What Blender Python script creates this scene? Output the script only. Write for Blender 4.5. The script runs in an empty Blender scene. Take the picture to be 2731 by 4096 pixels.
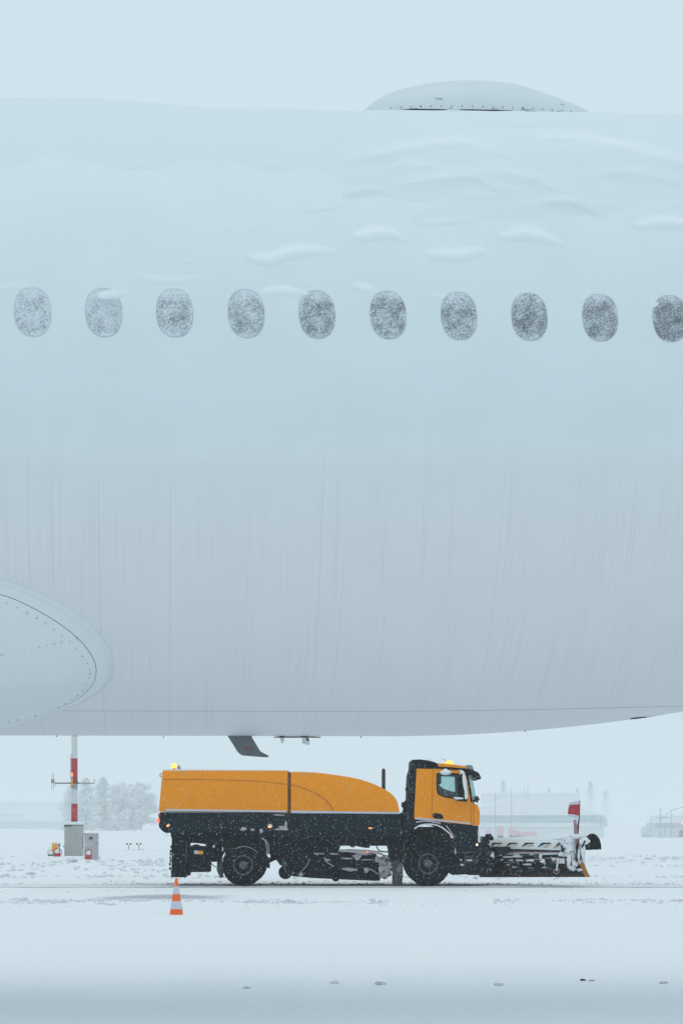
import bpy, bmesh, math, random
import numpy as np
from mathutils import Vector, Matrix, noise as mnoise

SC = bpy.context.scene
COL = SC.collection
R_ = math.radians
random.seed(7)
rng = np.random.default_rng(7)

# ------------------------------------------------------------------ camera, sky, sun, exposure
F = 8570.0            # focal length in photograph pixels (photograph 2731 x 4096)
CX, HY, CH = 1365.5, 3275.0, 1.8
cam = bpy.data.objects.new('camera', bpy.data.cameras.new('camera'))
COL.objects.link(cam)
cam.location = (0, 0, CH)
cam.rotation_euler = (R_(90), 0, 0)
cam.data.sensor_width = 36.0
cam.data.sensor_fit = 'AUTO'
cam.data.lens = F / 4096 * 36
cam.data.shift_y = (HY - 2048) / 4096
cam.data.clip_start = 0.1
cam.data.clip_end = 20000
SC.camera = cam

SUN_EL, SUN_ROT = R_(80), R_(200)
w = bpy.data.worlds.new('World'); SC.world = w; w.use_nodes = True
nt = w.node_tree; nt.nodes.clear()
wo_ = nt.nodes.new('ShaderNodeOutputWorld'); bg = nt.nodes.new('ShaderNodeBackground')
sky = nt.nodes.new('ShaderNodeTexSky'); sky.sky_type = 'NISHITA'; sky.sun_disc = False
sky.sun_elevation = SUN_EL; sky.sun_rotation = SUN_ROT; sky.dust_density = 6.0
tc = nt.nodes.new('ShaderNodeTexCoord'); sep = nt.nodes.new('ShaderNodeSeparateXYZ')
mr = nt.nodes.new('ShaderNodeMapRange')
mr.inputs['From Min'].default_value = 0.33; mr.inputs['From Max'].default_value = 1.0
mr.inputs['To Min'].default_value = 0.0; mr.inputs['To Max'].default_value = 1.0
cl = nt.nodes.new('ShaderNodeMix'); cl.data_type = 'RGBA'
cl.inputs[6].default_value = (6.6, 8.0, 8.7, 1)      # cloud deck near the horizon
cl.inputs[7].default_value = (5.7, 7.0, 7.7, 1)     # and overhead
mx = nt.nodes.new('ShaderNodeMix'); mx.data_type = 'RGBA'; mx.inputs[0].default_value = 0.95
nt.links.new(tc.outputs['Generated'], sep.inputs[0]); nt.links.new(sep.outputs['Z'], mr.inputs['Value'])
nt.links.new(mr.outputs['Result'], cl.inputs[0])
nt.links.new(sky.outputs[0], mx.inputs[6]); nt.links.new(cl.outputs[2], mx.inputs[7])
nt.links.new(mx.outputs[2], bg.inputs['Color']); bg.inputs['Strength'].default_value = 0.1
nt.links.new(bg.outputs[0], wo_.inputs['Surface'])

sun = bpy.data.objects.new('sun', bpy.data.lights.new('sun', 'SUN')); COL.objects.link(sun)
sun.data.energy = 0.5; sun.data.angle = R_(60); sun.data.color = (1.0, 0.96, 0.92)
sd = Vector((math.sin(SUN_ROT) * math.cos(SUN_EL), math.cos(SUN_ROT) * math.cos(SUN_EL), math.sin(SUN_EL)))
sun.rotation_euler = sd.to_track_quat('Z', 'Y').to_euler()
sun.location = (0, 60, 60)

SC.view_settings.view_transform = 'Standard'; SC.view_settings.look = 'None'
SC.view_settings.exposure = 0.0; SC.view_settings.gamma = 1.0
SC.render.engine = 'CYCLES'
SC.cycles.max_bounces = 8; SC.cycles.diffuse_bounces = 4; SC.cycles.glossy_bounces = 3
SC.cycles.transparent_max_bounces = 12; SC.cycles.volume_bounces = 2
SC.cycles.use_denoising = True
SC.cycles.denoiser = 'OPENIMAGEDENOISE'
SC.cycles.denoising_prefilter = 'ACCURATE'
HAZE = 0.0007

# ------------------------------------------------------------------ numpy noise
_tab = rng.random((256, 256))
def vnoise(x, y):
    xi = np.floor(x).astype(int); yi = np.floor(y).astype(int)
    fx = x - xi; fy = y - yi
    fx = fx * fx * (3 - 2 * fx); fy = fy * fy * (3 - 2 * fy)
    g = lambda a, b: _tab[a & 255, b & 255]
    return ((g(xi, yi) * (1 - fx) + g(xi + 1, yi) * fx) * (1 - fy) +
            (g(xi, yi + 1) * (1 - fx) + g(xi + 1, yi + 1) * fx) * fy)
def fbm(x, y, o=4):
    s = 0; a = 0.5; t = 0
    for i in range(o):
        s = s + a * vnoise(x + 17.3 * i, y + 5.1 * i); t += a
        x = x * 2.03; y = y * 2.03; a *= 0.5
    return s / t
def sstep(a, b, x):
    t = np.clip((x - a) / (b - a), 0, 1)
    return t * t * (3 - 2 * t)

# ------------------------------------------------------------------ materials
class N:
    def __init__(s, m):
        m.use_nodes = True
        s.t = m.node_tree; s.t.nodes.clear()
        s.out = s.t.nodes.new('ShaderNodeOutputMaterial')
        s.p = s.t.nodes.new('ShaderNodeBsdfPrincipled')
        s.t.links.new(s.p.outputs[0], s.out.inputs['Surface'])
    def n(s, ty): return s.t.nodes.new(ty)
    def l(s, a, b): s.t.links.new(a, b)
    def put(s, v, inp):
        if isinstance(v, (int, float)): inp.default_value = v
        elif isinstance(v, (tuple, list)): inp.default_value = tuple(v) + ((1,) if len(v) == 3 and inp.type == 'RGBA' else ())
        else: s.l(v, inp)
    def math(s, op, a, b=0.0, c=None):
        k = s.n('ShaderNodeMath'); k.operation = op
        s.put(a, k.inputs[0]); s.put(b, k.inputs[1])
        if c is not None: s.put(c, k.inputs[2])
        return k.outputs[0]
    def ramp(s, v, a, b, lo=0.0, hi=1.0):
        k = s.n('ShaderNodeMapRange'); k.interpolation_type = 'SMOOTHSTEP'
        s.put(v, k.inputs[0]); s.put(a, k.inputs[1]); s.put(b, k.inputs[2]); s.put(lo, k.inputs[3]); s.put(hi, k.inputs[4])
        return k.outputs[0]
    def mix(s, f, a, b):
        k = s.n('ShaderNodeMix'); k.data_type = 'RGBA'
        s.put(f, k.inputs[0]); s.put(a, k.inputs[6]); s.put(b, k.inputs[7])
        return k.outputs[2]
    def xyz(s, v):
        k = s.n('ShaderNodeSeparateXYZ'); s.l(v, k.inputs[0]); return k.outputs
    def vec(s, x, y, z):
        k = s.n('ShaderNodeCombineXYZ'); s.put(x, k.inputs[0]); s.put(y, k.inputs[1]); s.put(z, k.inputs[2]); return k.outputs[0]
    def obj(s): return s.n('ShaderNodeTexCoord').outputs['Object']
    def noise(s, v, scale, detail=3.0, rough=0.55):
        k = s.n('ShaderNodeTexNoise'); s.put(v, k.inputs['Vector'])
        k.inputs['Scale'].default_value = scale; k.inputs['Detail'].default_value = detail; k.inputs['Roughness'].default_value = rough
        return k.outputs[0]
    def bump(s, h, strength, dist):
        k = s.n('ShaderNodeBump'); k.inputs['Strength'].default_value = strength; k.inputs['Distance'].default_value = dist
        s.l(h, k.inputs['Height']); s.l(k.outputs[0], s.p.inputs['Normal'])
MATS = {}
def mat(name, col, rough=0.6, var=0.12, scale=6.0, metal=0.0, bump=0.0, dirt=0.0, dirtcol=(0.30, 0.29, 0.31), snow=0.0, spec=0.4, coat=0.0):
    m = bpy.data.materials.new(name); g = N(m); MATS[name] = m
    v = g.obj()
    n1 = g.noise(v, scale, 4.0)
    c = g.mix(n1, tuple(x * (1 - var) for x in col), tuple(min(1, x * (1 + var)) for x in col))
    if dirt:
        n2 = g.noise(v, scale * 0.55, 6.0, 0.7)
        c = g.mix(g.ramp(n2, 0.62 - 0.22 * dirt, 0.80 - 0.15 * dirt), c, dirtcol)
    if snow:
        geo = g.n('ShaderNodeNewGeometry'); nz = g.xyz(geo.outputs['Normal'])[2]
        n3 = g.noise(v, 14.0, 4.0)
        f = g.ramp(g.math('ADD', g.math('MULTIPLY', nz, 0.9), g.math('MULTIPLY', n3, 0.5)), 1.05 - snow, 1.35 - snow)
        c = g.mix(f, c, (0.78, 0.80, 0.83))
    g.put(c, g.p.inputs['Base Color'])
    g.p.inputs['Roughness'].default_value = rough; g.p.inputs['Metallic'].default_value = metal
    g.p.inputs['Specular IOR Level'].default_value = spec
    g.p.inputs['Coat Weight'].default_value = coat; g.p.inputs['Coat Roughness'].default_value = 0.15
    if bump: g.bump(g.noise(v, scale * 5, 5.0), bump, 0.02)
    return m
def emit(name, col, strength):
    m = bpy.data.materials.new(name); g = N(m); MATS[name] = m
    n1 = g.noise(g.obj(), 30.0)
    g.put(g.mix(n1, col, tuple(x * 0.85 for x in col)), g.p.inputs['Emission Color'])
    g.p.inputs['Emission Strength'].default_value = strength
    g.p.inputs['Base Color'].default_value = tuple(col) + (1,)
    return m
mat('snow', (0.84, 0.86, 0.89), 0.85, 0.03, 2.0, bump=0.25, spec=0.2)
mat('snow_soft', (0.75, 0.82, 0.845), 0.9, 0.02, 3.0, spec=0.15)
mat('slush', (0.70, 0.715, 0.745), 0.8, 0.25, 6.0, bump=0.4, spec=0.25)
mat('dirty_snow', (0.42, 0.41, 0.43), 0.85, 0.3, 8.0, bump=0.5, spec=0.2)
mat('yellow_paint', (0.92, 0.305, 0.002), 0.5, 0.07, 2.5, spec=0.2, dirt=0.3, dirtcol=(0.70, 0.34, 0.07))
mat('yellow_crease_shade', (0.60, 0.21, 0.01), 0.6, 0.15, 6.0)  # darker yellow: shade of the body crease put into its colour
mat('strap_brown', (0.10, 0.045, 0.012), 0.7, 0.25, 9.0)
mat('navy_black', (0.003, 0.012, 0.020), 0.6, 0.3, 3.0, dirt=0.18, dirtcol=(0.02, 0.034, 0.045), spec=0.10)
mat('chassis_black', (0.003, 0.009, 0.013), 0.8, 0.3, 5.0, dirt=0.25, dirtcol=(0.025, 0.032, 0.038), spec=0.08)
mat('black_snowy', (0.005, 0.011, 0.016), 0.7, 0.3, 5.0, dirt=0.25, dirtcol=(0.05, 0.06, 0.07), snow=0.12, spec=0.1)
mat('plow_black', (0.006, 0.011, 0.015), 0.8, 0.3, 7.0, dirt=0.5, dirtcol=(0.13, 0.13, 0.15), snow=0.25, spec=0.1)
mat('tyre_rubber', (0.004, 0.009, 0.012), 0.9, 0.25, 9.0, dirt=0.25, dirtcol=(0.022, 0.027, 0.03), bump=0.4, spec=0.08)
mat('rim_grey', (0.11, 0.112, 0.118), 0.8, 0.35, 14.0, dirt=0.5, dirtcol=(0.20, 0.19, 0.20), spec=0.1)
mat('flap_dirty', (0.05, 0.05, 0.055), 0.85, 0.4, 6.0, dirt=0.7, dirtcol=(0.24, 0.22, 0.23), bump=0.4)
mat('rubber_black', (0.004, 0.007, 0.009), 0.7, 0.2, 8.0, spec=0.1)
mat('stripe_white', (0.55, 0.57, 0.66), 0.5, 0.06, 10.0)
mat('grey_plastic', (0.25, 0.27, 0.29), 0.5, 0.15, 8.0, snow=0.3)
mat('pipe_brown', (0.045, 0.028, 0.022), 0.7, 0.35, 12.0, dirt=0.4, dirtcol=(0.14, 0.10, 0.09))
mat('red_paint', (0.46, 0.035, 0.045), 0.5, 0.15, 8.0)
mat('red_faded', (0.36, 0.17, 0.20), 0.7, 0.15, 6.0, dirt=0.6, dirtcol=(0.5, 0.46, 0.5))
mat('flag_red', (0.42, 0.02, 0.035), 0.6, 0.15, 12.0)
mat('orange_cone', (0.95, 0.14, 0.01), 0.5, 0.06, 8.0)
mat('cone_white', (0.58, 0.61, 0.68), 0.4, 0.05, 8.0)
mat('wear_yellow', (0.60, 0.27, 0.03), 0.6, 0.3, 9.0, dirt=0.3, dirtcol=(0.2, 0.13, 0.08))
mat('rust_edge', (0.075, 0.05, 0.03), 0.8, 0.4, 9.0, dirt=0.4, dirtcol=(0.02, 0.02, 0.022), spec=0.1)
mat('cabinet_grey', (0.40, 0.41, 0.39), 0.7, 0.12, 9.0, dirt=0.15, dirtcol=(0.58, 0.59, 0.6))
mat('cabinet_grey_frost', (0.42, 0.42, 0.44), 0.7, 0.15, 12.0, dirt=0.5, dirtcol=(0.60, 0.60, 0.63))
mat('steel_dark', (0.06, 0.075, 0.085), 0.5, 0.2, 8.0, metal=0.3)
mat('antenna_metal', (0.30, 0.33, 0.34), 0.45, 0.2, 9.0, metal=0.4)
mat('pole_white', (0.62, 0.64, 0.65), 0.5, 0.06, 4.0)
mat('lamp_yellow', (0.80, 0.36, 0.02), 0.5, 0.1, 9.0)
mat('green_paint', (0.02, 0.17, 0.07), 0.5, 0.2, 9.0, snow=0.3)
mat('aircraft_white', (0.76, 0.79, 0.80), 0.4, 0.03, 2.0, spec=0.4)
mat('radome_paint', (0.67, 0.74, 0.765), 0.45, 0.04, 2.0)
mat('rim_paint', (0.52, 0.55, 0.58), 0.6, 0.3, 20.0)
mat('sealant_grey', (0.73, 0.77, 0.79), 0.6, 0.05, 4.0)
mat('mast_grey', (0.15, 0.17, 0.18), 0.5, 0.2, 12.0, dirt=0.2, dirtcol=(0.24, 0.33, 0.32))
mat('seam_dark', (0.10, 0.09, 0.095), 0.7, 0.25, 20.0)
mat('hot_red', (0.55, 0.004, 0.025), 0.6, 0.1, 10.0)
mat('hole_black', (0.004, 0.005, 0.007), 0.8, 0.2, 10.0)
mat('concrete_pale', (0.80, 0.81, 0.82), 0.8, 0.08, 0.3)
mat('roof_snow', (0.82, 0.84, 0.87), 0.9, 0.03, 0.2)
mat('teal_cladding_hazed', (0.53, 0.66, 0.69), 0.6, 0.12, 0.12)  # this and the next two claddings paled in the colour as haze
mat('grey_cladding_hazed', (0.60, 0.68, 0.71), 0.7, 0.2, 0.15)
mat('mid_cladding_hazed', (0.74, 0.79, 0.81), 0.7, 0.15, 0.15)
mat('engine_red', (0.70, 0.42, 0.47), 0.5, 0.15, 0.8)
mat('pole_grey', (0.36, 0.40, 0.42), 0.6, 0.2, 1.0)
mat('needle_hazed', (0.61, 0.71, 0.74), 0.9, 0.25, 0.25)  # needles and twigs: rime, paled further in the colour as haze
mat('twig_hazed', (0.60, 0.66, 0.74), 0.9, 0.25, 0.25)
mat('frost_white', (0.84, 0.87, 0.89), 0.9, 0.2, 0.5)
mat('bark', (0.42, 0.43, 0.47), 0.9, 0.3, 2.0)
emit('beacon_glow', (1.0, 0.30, 0.03), 3.0)
emit('amber_glow', (1.0, 0.30, 0.02), 2.2)
emit('red_glow', (1.0, 0.10, 0.03), 1.6)
emit('obstruction_glow', (1.0, 0.25, 0.28), 2.0)
emit('mast_lens_glow', (1.0, 0.26, 0.14), 1.4)
emit('headlight_glow', (1.0, 0.80, 0.55), 1.5)
def glass_mat(name, tint, gl=0.10):
    m = bpy.data.materials.new(name); g = N(m); MATS[name] = m
    tr = g.n('ShaderNodeBsdfTransparent'); gs = g.n('ShaderNodeBsdfGlossy'); mxs = g.n('ShaderNodeMixShader')
    n1 = g.noise(g.obj(), 9.0)
    g.put(g.mix(n1, tint, tuple(x * 0.92 for x in tint)), tr.inputs[0]); gs.inputs['Roughness'].default_value = 0.1
    mxs.inputs[0].default_value = gl
    g.l(tr.outputs[0], mxs.inputs[1]); g.l(gs.outputs[0], mxs.inputs[2]); g.l(mxs.outputs[0], g.out.inputs['Surface'])
    return m
glass_mat('cab_glass', (0.84, 0.955, 0.95), 0.05)
glass_mat('screen_glass', (0.80, 0.92, 0.92), 0.12)

# ------------------------------------------------------------------ object helpers
WO = {}
def tag(o, label, cat, group=None):
    o['label'] = label; o['category'] = cat
    if group: o['group'] = group
    return o
def thing(name, loc, label, cat, group=None):
    o = bpy.data.objects.new(name, None); COL.objects.link(o)
    o.location = loc; o.empty_display_size = 0.3; WO[o.name] = Vector(loc)
    return tag(o, label, cat, group)
def sub_empty(name, loc, parent):
    o = bpy.data.objects.new(name, None); COL.objects.link(o); o.parent = parent
    WO[o.name] = Vector(loc); o.location = Vector(loc) - WO[parent.name]; o.empty_display_size = 0.2
    return o
def place(o, parent, origin):
    COL.objects.link(o); WO[o.name] = Vector(origin)
    if parent is not None:
        o.parent = parent; o.location = Vector(origin) - WO[parent.name]
    else:
        o.location = origin
    return o
def structure(o): o['kind'] = 'structure'; return o
def stuff(o): o['kind'] = 'stuff'; return o
def P(px, py, Y): return Vector(((px - CX) / F * Y, Y, CH + (HY - py) / F * Y))
def gy(py): return F * CH / (py - HY)

class MB:
    """collects shapes given in world coordinates, builds ONE mesh object"""
    def __init__(s): s.bm = bmesh.new()
    def face(s, vs):
        try: return s.bm.faces.new(vs)
        except ValueError: return None
    def prism(s, poly, y0, y1, bevel=0.0, seg=2):
        b = bmesh.new()
        a = [b.verts.new((x, y0, z)) for x, z in poly]; c = [b.verts.new((x, y1, z)) for x, z in poly]
        b.faces.new(a); b.faces.new(list(reversed(c)))
        n = len(poly)
        for i in range(n): b.faces.new((a[(i + 1) % n], a[i], c[i], c[(i + 1) % n]))
        bmesh.ops.recalc_face_normals(b, faces=b.faces)
        if bevel:
            es = [e for e in b.edges if len(e.link_faces) == 2 and e.calc_face_angle(0) > 0.5]
            bmesh.ops.bevel(b, geom=es, offset=bevel, segments=seg, affect='EDGES', profile=0.6, clamp_overlap=True)
        s.merge(b); return s
    def plate(s, outer, holes, y0, y1):
        b = bmesh.new()
        for loop in [outer] + holes:
            vs = [b.verts.new((x, y0, z)) for x, z in loop]
            for i in range(len(vs)): b.edges.new((vs[i], vs[(i + 1) % len(vs)]))
        bmesh.ops.triangle_fill(b, use_beauty=True, use_dissolve=False, edges=b.edges[:])
        ex = bmesh.ops.extrude_face_region(b, geom=b.faces[:])
        vs = [g for g in ex['geom'] if isinstance(g, bmesh.types.BMVert)]
        bmesh.ops.translate(b, verts=vs, vec=(0, y1 - y0, 0))
        bmesh.ops.recalc_face_normals(b, faces=b.faces)
        s.merge(b); return s
    def box(s, x0, x1, y0, y1, z0, z1, bevel=0.0, seg=2):
        return s.prism([(x0, z0), (x1, z0), (x1, z1), (x0, z1)], y0, y1, bevel, seg)
    def merge(s, b):
        me = bpy.data.meshes.new('tmp'); b.to_mesh(me); b.free(); s.bm.from_mesh(me); bpy.data.meshes.remove(me)
    def tube(s, pts, r, seg=8, cap=True):
        pts = [Vector(p) for p in pts]; rings = []
        rr = r if isinstance(r, (list, tuple)) else [r] * len(pts)
        for i, p in enumerate(pts):
            d = (pts[min(i + 1, len(pts) - 1)] - pts[max(i - 1, 0)]).normalized()
            u = d.cross(Vector((0, 1, 0)))
            if u.length < 0.1: u = d.cross(Vector((1, 0, 0)))
            u.normalize(); v = d.cross(u)
            rings.append([s.bm.verts.new(p + (u * math.cos(2 * math.pi * k / seg) + v * math.sin(2 * math.pi * k / seg)) * rr[i]) for k in range(seg)])
        for a, b in zip(rings, rings[1:]):
            for k in range(seg): s.face((a[k], a[(k + 1) % seg], b[(k + 1) % seg], b[k]))
        if cap: s.face(list(reversed(rings[0]))); s.face(rings[-1])
        return s
    def lathe(s, prof, c, axis='Z', seg=32, wob=0.0):
        rings = []
        for i, (h, r) in enumerate(prof):
            ring = []
            for k in range(seg):
                a = 2 * math.pi * k / seg; q = r + (wob if (k % 2 and r > 0.1) else 0)
                if axis == 'Z': co = (c[0] + q * math.cos(a), c[1] + q * math.sin(a), c[2] + h)
                elif axis == 'Y': co = (c[0] + q * math.cos(a), c[1] + h, c[2] + q * math.sin(a))
                else: co = (c[0] + h, c[1] + q * math.cos(a), c[2] + q * math.sin(a))
                ring.append(s.bm.verts.new(co))
            rings.append(ring)
        for a, b in zip(rings, rings[1:]):
            for k in range(seg): s.face((a[k], a[(k + 1) % seg], b[(k + 1) % seg], b[k]))
        s.face(list(reversed(rings[0]))); s.face(rings[-1])
        return s
    def lump(s, c, r, amp=0.25, sub=2, seed=0, freq=1.6):
        b = bmesh.new(); bmesh.ops.create_icosphere(b, subdivisions=sub, radius=1.0)
        off = Vector((seed * 3.7, seed * 1.3, seed * 7.1))
        for v in b.verts:
            k = 1 + amp * mnoise.noise(v.co * freq + off) * 1.6
            v.co = Vector((v.co.x * r[0] * k + c[0], v.co.y * r[1] * k + c[1], v.co.z * r[2] * k + c[2]))
        s.merge(b); return s
    def build(s, name, m, parent=None, smooth=None, origin=None):
        bm = s.bm
        bmesh.ops.recalc_face_normals(bm, faces=bm.faces)
        if origin is None:
            xs = [v.co for v in bm.verts]
            lo = Vector((min(c.x for c in xs), min(c.y for c in xs), min(c.z for c in xs)))
            hi = Vector((max(c.x for c in xs), max(c.y for c in xs), max(c.z for c in xs)))
            origin = (lo + hi) / 2
            if parent is None: origin.z = lo.z
        origin = Vector(origin)
        bmesh.ops.translate(bm, verts=bm.verts, vec=-origin)
        me = bpy.data.meshes.new(name); bm.to_mesh(me); bm.free()
        if smooth is not None:
            me.polygons.foreach_set('use_smooth', [True] * len(me.polygons))
            if smooth < 3.1: me.set_sharp_from_angle(angle=smooth)
        for mm in (m if isinstance(m, list) else [m]): me.materials.append(MATS[mm])
        return place(bpy.data.objects.new(name, me), parent, origin)
def grid_mesh(name, V, nu, nv, m, parent=None, origin=(0, 0, 0), smooth=True, flip=False, attr=None):
    """V: (nu*nv,3) numpy world coords"""
    V = V - np.array(origin)
    i, j = np.meshgrid(np.arange(nu - 1), np.arange(nv - 1), indexing='ij')
    a = (i * nv + j).ravel(); q = np.stack([a, a + nv, a + nv + 1, a + 1], 1)
    if flip: q = q[:, ::-1]
    me = bpy.data.meshes.new(name)
    me.vertices.add(len(V)); me.vertices.foreach_set('co', V.astype(np.float32).ravel())
    me.loops.add(q.size); me.loops.foreach_set('vertex_index', q.astype(np.int32).ravel())
    me.polygons.add(len(q)); me.polygons.foreach_set('loop_start', np.arange(0, q.size, 4, dtype=np.int32))
    me.update(calc_edges=True); me.validate()
    if smooth: me.polygons.foreach_set('use_smooth', np.ones(len(me.polygons), bool))
    if attr:
        for k, v in attr.items():
            at = me.attributes.new(k, 'FLOAT', 'POINT'); at.data.foreach_set('value', v.astype(np.float32).ravel())
    me.materials.append(MATS[m])
    return place(bpy.data.objects.new(name, me), parent, origin)
def raw_mesh(name, V, faces, m, parent=None, origin=(0, 0, 0), midx=None):
    V = np.asarray(V) - np.array(origin); Fc = np.asarray(faces, dtype=np.int32); k = Fc.shape[1]
    me = bpy.data.meshes.new(name)
    me.vertices.add(len(V)); me.vertices.foreach_set('co', V.astype(np.float32).ravel())
    me.loops.add(Fc.size); me.loops.foreach_set('vertex_index', Fc.ravel())
    me.polygons.add(len(Fc)); me.polygons.foreach_set('loop_start', np.arange(0, Fc.size, k, dtype=np.int32))
    for mm in (m if isinstance(m, list) else [m]): me.materials.append(MATS[mm])
    if midx is not None: me.polygons.foreach_set('material_index', np.asarray(midx, dtype=np.int32))
    me.update(calc_edges=True); me.validate()
    return place(bpy.data.objects.new(name, me), parent, origin)

# ------------------------------------------------------------------ ground
def terrain(Y):
    return -5.0 * np.clip((Y - 120.0) / 580.0, 0, 1)
def ground_z(X, Y):
    z = terrain(Y)
    flat = 1 - sstep(53, 55, Y) * (1 - sstep(60, 62, Y))        # the swept lane under the truck
    z = z + (fbm(X * .22 + 3, Y * .16) - .5) * .10 * sstep(24, 34, Y) * flat * (1 - sstep(150, 400, Y))
    z = z + (fbm(X * 1.3, Y * .9 + 9) - .5) * .035 * flat * (1 - sstep(90, 200, Y))
    b1 = np.exp(-((Y - 46.2 - .5 * np.sin(X * .7)) / 1.0) ** 2)
    z = z + b1 * (.015 + .15 * np.clip(fbm(X * 2.6, Y * 2.2 + 4, 4) - .46, 0, 1))
    bl = sstep(70, 80, Y) * (1 - sstep(90, 96, Y)) * (1 - sstep(-8.0, -4.0, X))
    z = z + bl * (.02 + .42 * np.clip(fbm(X * 1.5 + 40, Y * 1.1, 5) - .43, 0, 1))
    br = sstep(83, 88, Y) * (1 - sstep(98, 103, Y)) * sstep(0, 4, X)
    z = z + br * (.03 + .34 * np.clip(fbm(X * 1.9 + 70, Y * 1.0, 5) - .42, 0, 1))
    b3 = np.exp(-((Y - 66.0) / 1.6) ** 2)
    z = z + b3 * .16 * np.clip(fbm(X * 2.2 + 11, Y * 1.5, 4) - .46, 0, 1)
    b4 = np.exp(-((Y - 80.5) / 1.2) ** 2) * sstep(-2, 3, X)
    z = z + b4 * .22 * np.clip(fbm(X * 2.2 + 31, Y * 1.5, 4) - .46, 0, 1)
    mound = np.exp(-(((X + 11.9) / 1.3) ** 2 + ((Y - 94.0) / 3.0) ** 2))   # heap in front of the cabinets
    z = z + mound * (.06 + .10 * fbm(X * 2 + 8, Y * 1.5))
    return z
def ground_dirt(X, Y):
    n = fbm(X * 1.2 + 5, Y * 2.0 + 2, 4); n2 = fbm(X * .35 + 50, Y * .6, 3)
    line = np.exp(-((Y - 56.25 - .12 * (n - .5)) / .22) ** 2) * (.35 + 1.0 * fbm(X * .9 + 77, Y * .1, 3))
    lane = sstep(56.3, 57.2, Y) * (1 - sstep(58.3, 59.6, Y)) * (.18 + .35 * n)
    tr2 = np.exp(-((Y - 59.4) / .35) ** 2) * .3 * n
    s = np.exp(-((X + 4.1) / 1.5) ** 4) * np.exp(-((Y - 49.1 - .35 * np.sin(X * 1.3)) / 1.7) ** 4) * sstep(.25, .45, n + .1) * .5
    b1 = np.exp(-((Y - 46.2) / 1.0) ** 2) * .55 * sstep(.55, .75, n)
    fg = np.exp(-((Y - 22.6) / .5) ** 2) * .07 * n2  # faint greyer band across the near snow
    br = sstep(84, 88, Y) * (1 - sstep(98, 103, Y)) * sstep(2, 5, X) * .35 * sstep(.45, .65, n)
    bl = sstep(72, 80, Y) * (1 - sstep(97, 104, Y)) * (1 - sstep(-8.0, -4.0, X)) * .25 * sstep(.5, .7, n)
    b3 = np.exp(-((Y - 66.0) / 1.6) ** 2) * .4 * sstep(.5, .68, n)
    t3 = (np.exp(-((Y - 62.6) / .5) ** 2) + .7 * np.exp(-((Y - 53.2) / .5) ** 2)) * .16 * n
    return np.clip(line + lane * .55 + tr2 * .7 + s + b1 * .5 + fg + br * .6 + bl * .5 + b3 * .5 + t3, 0, 1)
xd = np.arange(-15, 15.01, .12)
xo = 15 * 1.16 ** np.arange(1, 36)
xs = np.concatenate([-xo[::-1], xd, xo])
ys = [-60, -40, -20, -8, 0, 6, 10, 13, 15]
ys += list(np.arange(16, 70, .2)) + list(np.arange(70, 130, .5))
y = 130.0
while y < 4500: ys.append(y); y *= 1.06
ys = np.array(ys + [4500.0])
GX, GY = np.meshgrid(xs, ys, indexing='ij')
GZ = ground_z(GX, GY)
m = bpy.data.materials.new('snowfield'); g = N(m); MATS['snowfield'] = m
at = g.n('ShaderNodeAttribute'); at.attribute_name = 'dirt'
o = g.obj(); ox = g.xyz(o)
n1 = g.noise(o, 0.5, 4); n2 = g.noise(o, 5.0, 5, .65)
base = g.mix(n1, (0.80, 0.835, 0.865), (0.855, 0.875, 0.895))
d = g.math('MULTIPLY', at.outputs['Fac'], g.ramp(n2, .25, .65, .55, 1.15))
c = g.mix(g.ramp(d, 0, .5), base, (0.44, 0.45, 0.50)); c = g.mix(g.ramp(d, .45, .95), c, (0.10, 0.10, 0.13))
tv = g.vec(g.math('MULTIPLY', ox[0], .25), g.math('MULTIPLY', ox[1], 2.2), 0.0)
tn = g.noise(tv, 1.0, 5, .6)
c = g.mix(g.ramp(tn, .62, .76, 0, .16), c, (0.52, 0.54, 0.58))
g.put(c, g.p.inputs['Base Color']); g.p.inputs['Roughness'].default_value = .85; g.p.inputs['Specular IOR Level'].default_value = .2
g.bump(g.math('ADD', n2, g.math('MULTIPLY', g.noise(o, 22.0, 4), .5)), .5, .03)
gr = structure(grid_mesh('ground', np.stack([GX.ravel(), GY.ravel(), GZ.ravel()], 1), len(xs), len(ys), 'snowfield',
                         attr={'dirt': ground_dirt(GX, GY)}))
gr['label'] = 'snow covered airfield apron with scraped lanes and low clumpy ridges'

# loose lumps of ploughed snow along the ridges
b = bmesh.new(); bmesh.ops.create_icosphere(b, subdivisions=1, radius=1.0)
ICO_V = np.array([v.co[:] for v in b.verts]); ICO_F = np.array([[v.index for v in f.verts] for f in b.faces]); b.free()
def clods(name, label, items, m):
    V = []; Fs = []
    for k, (x, y, r) in enumerate(items):
        q = ICO_V * (1 + .55 * (rng.random((len(ICO_V), 1)) - .5)) * np.array([r * rng.uniform(.8, 1.6), r * rng.uniform(.8, 1.5), r * rng.uniform(.5, .9)])
        z = float(ground_z(np.array([x]), np.array([y]))[0])
        V.append(q + np.array([x, y, z + r * .15])); Fs.append(ICO_F + k * len(ICO_V))
    o = stuff(raw_mesh(name, np.concatenate(V), np.concatenate(Fs), m)); o['label'] = label
    return o
def band(n, y0, sy, x0, x1, r0, r1, clump=2.0):
    out = []
    while len(out) < n:
        x = rng.uniform(x0, x1)
        if float(fbm(np.array([x * 1.1 + y0]), np.array([y0 * .37]), 3)[0]) + rng.uniform(-.15, .15) < .46: continue
        out.append((x, rng.normal(y0, sy), r0 + (r1 - r0) * rng.random() ** clump))
    return out
near_items = band(1500, 46.2, .6, -9, 9, .006, .050, 2.8) + band(120, 44.0, .8, -8, 8, .006, .025) + band(70, 29.0, 4.0, -5, 5, .003, .011)
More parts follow.
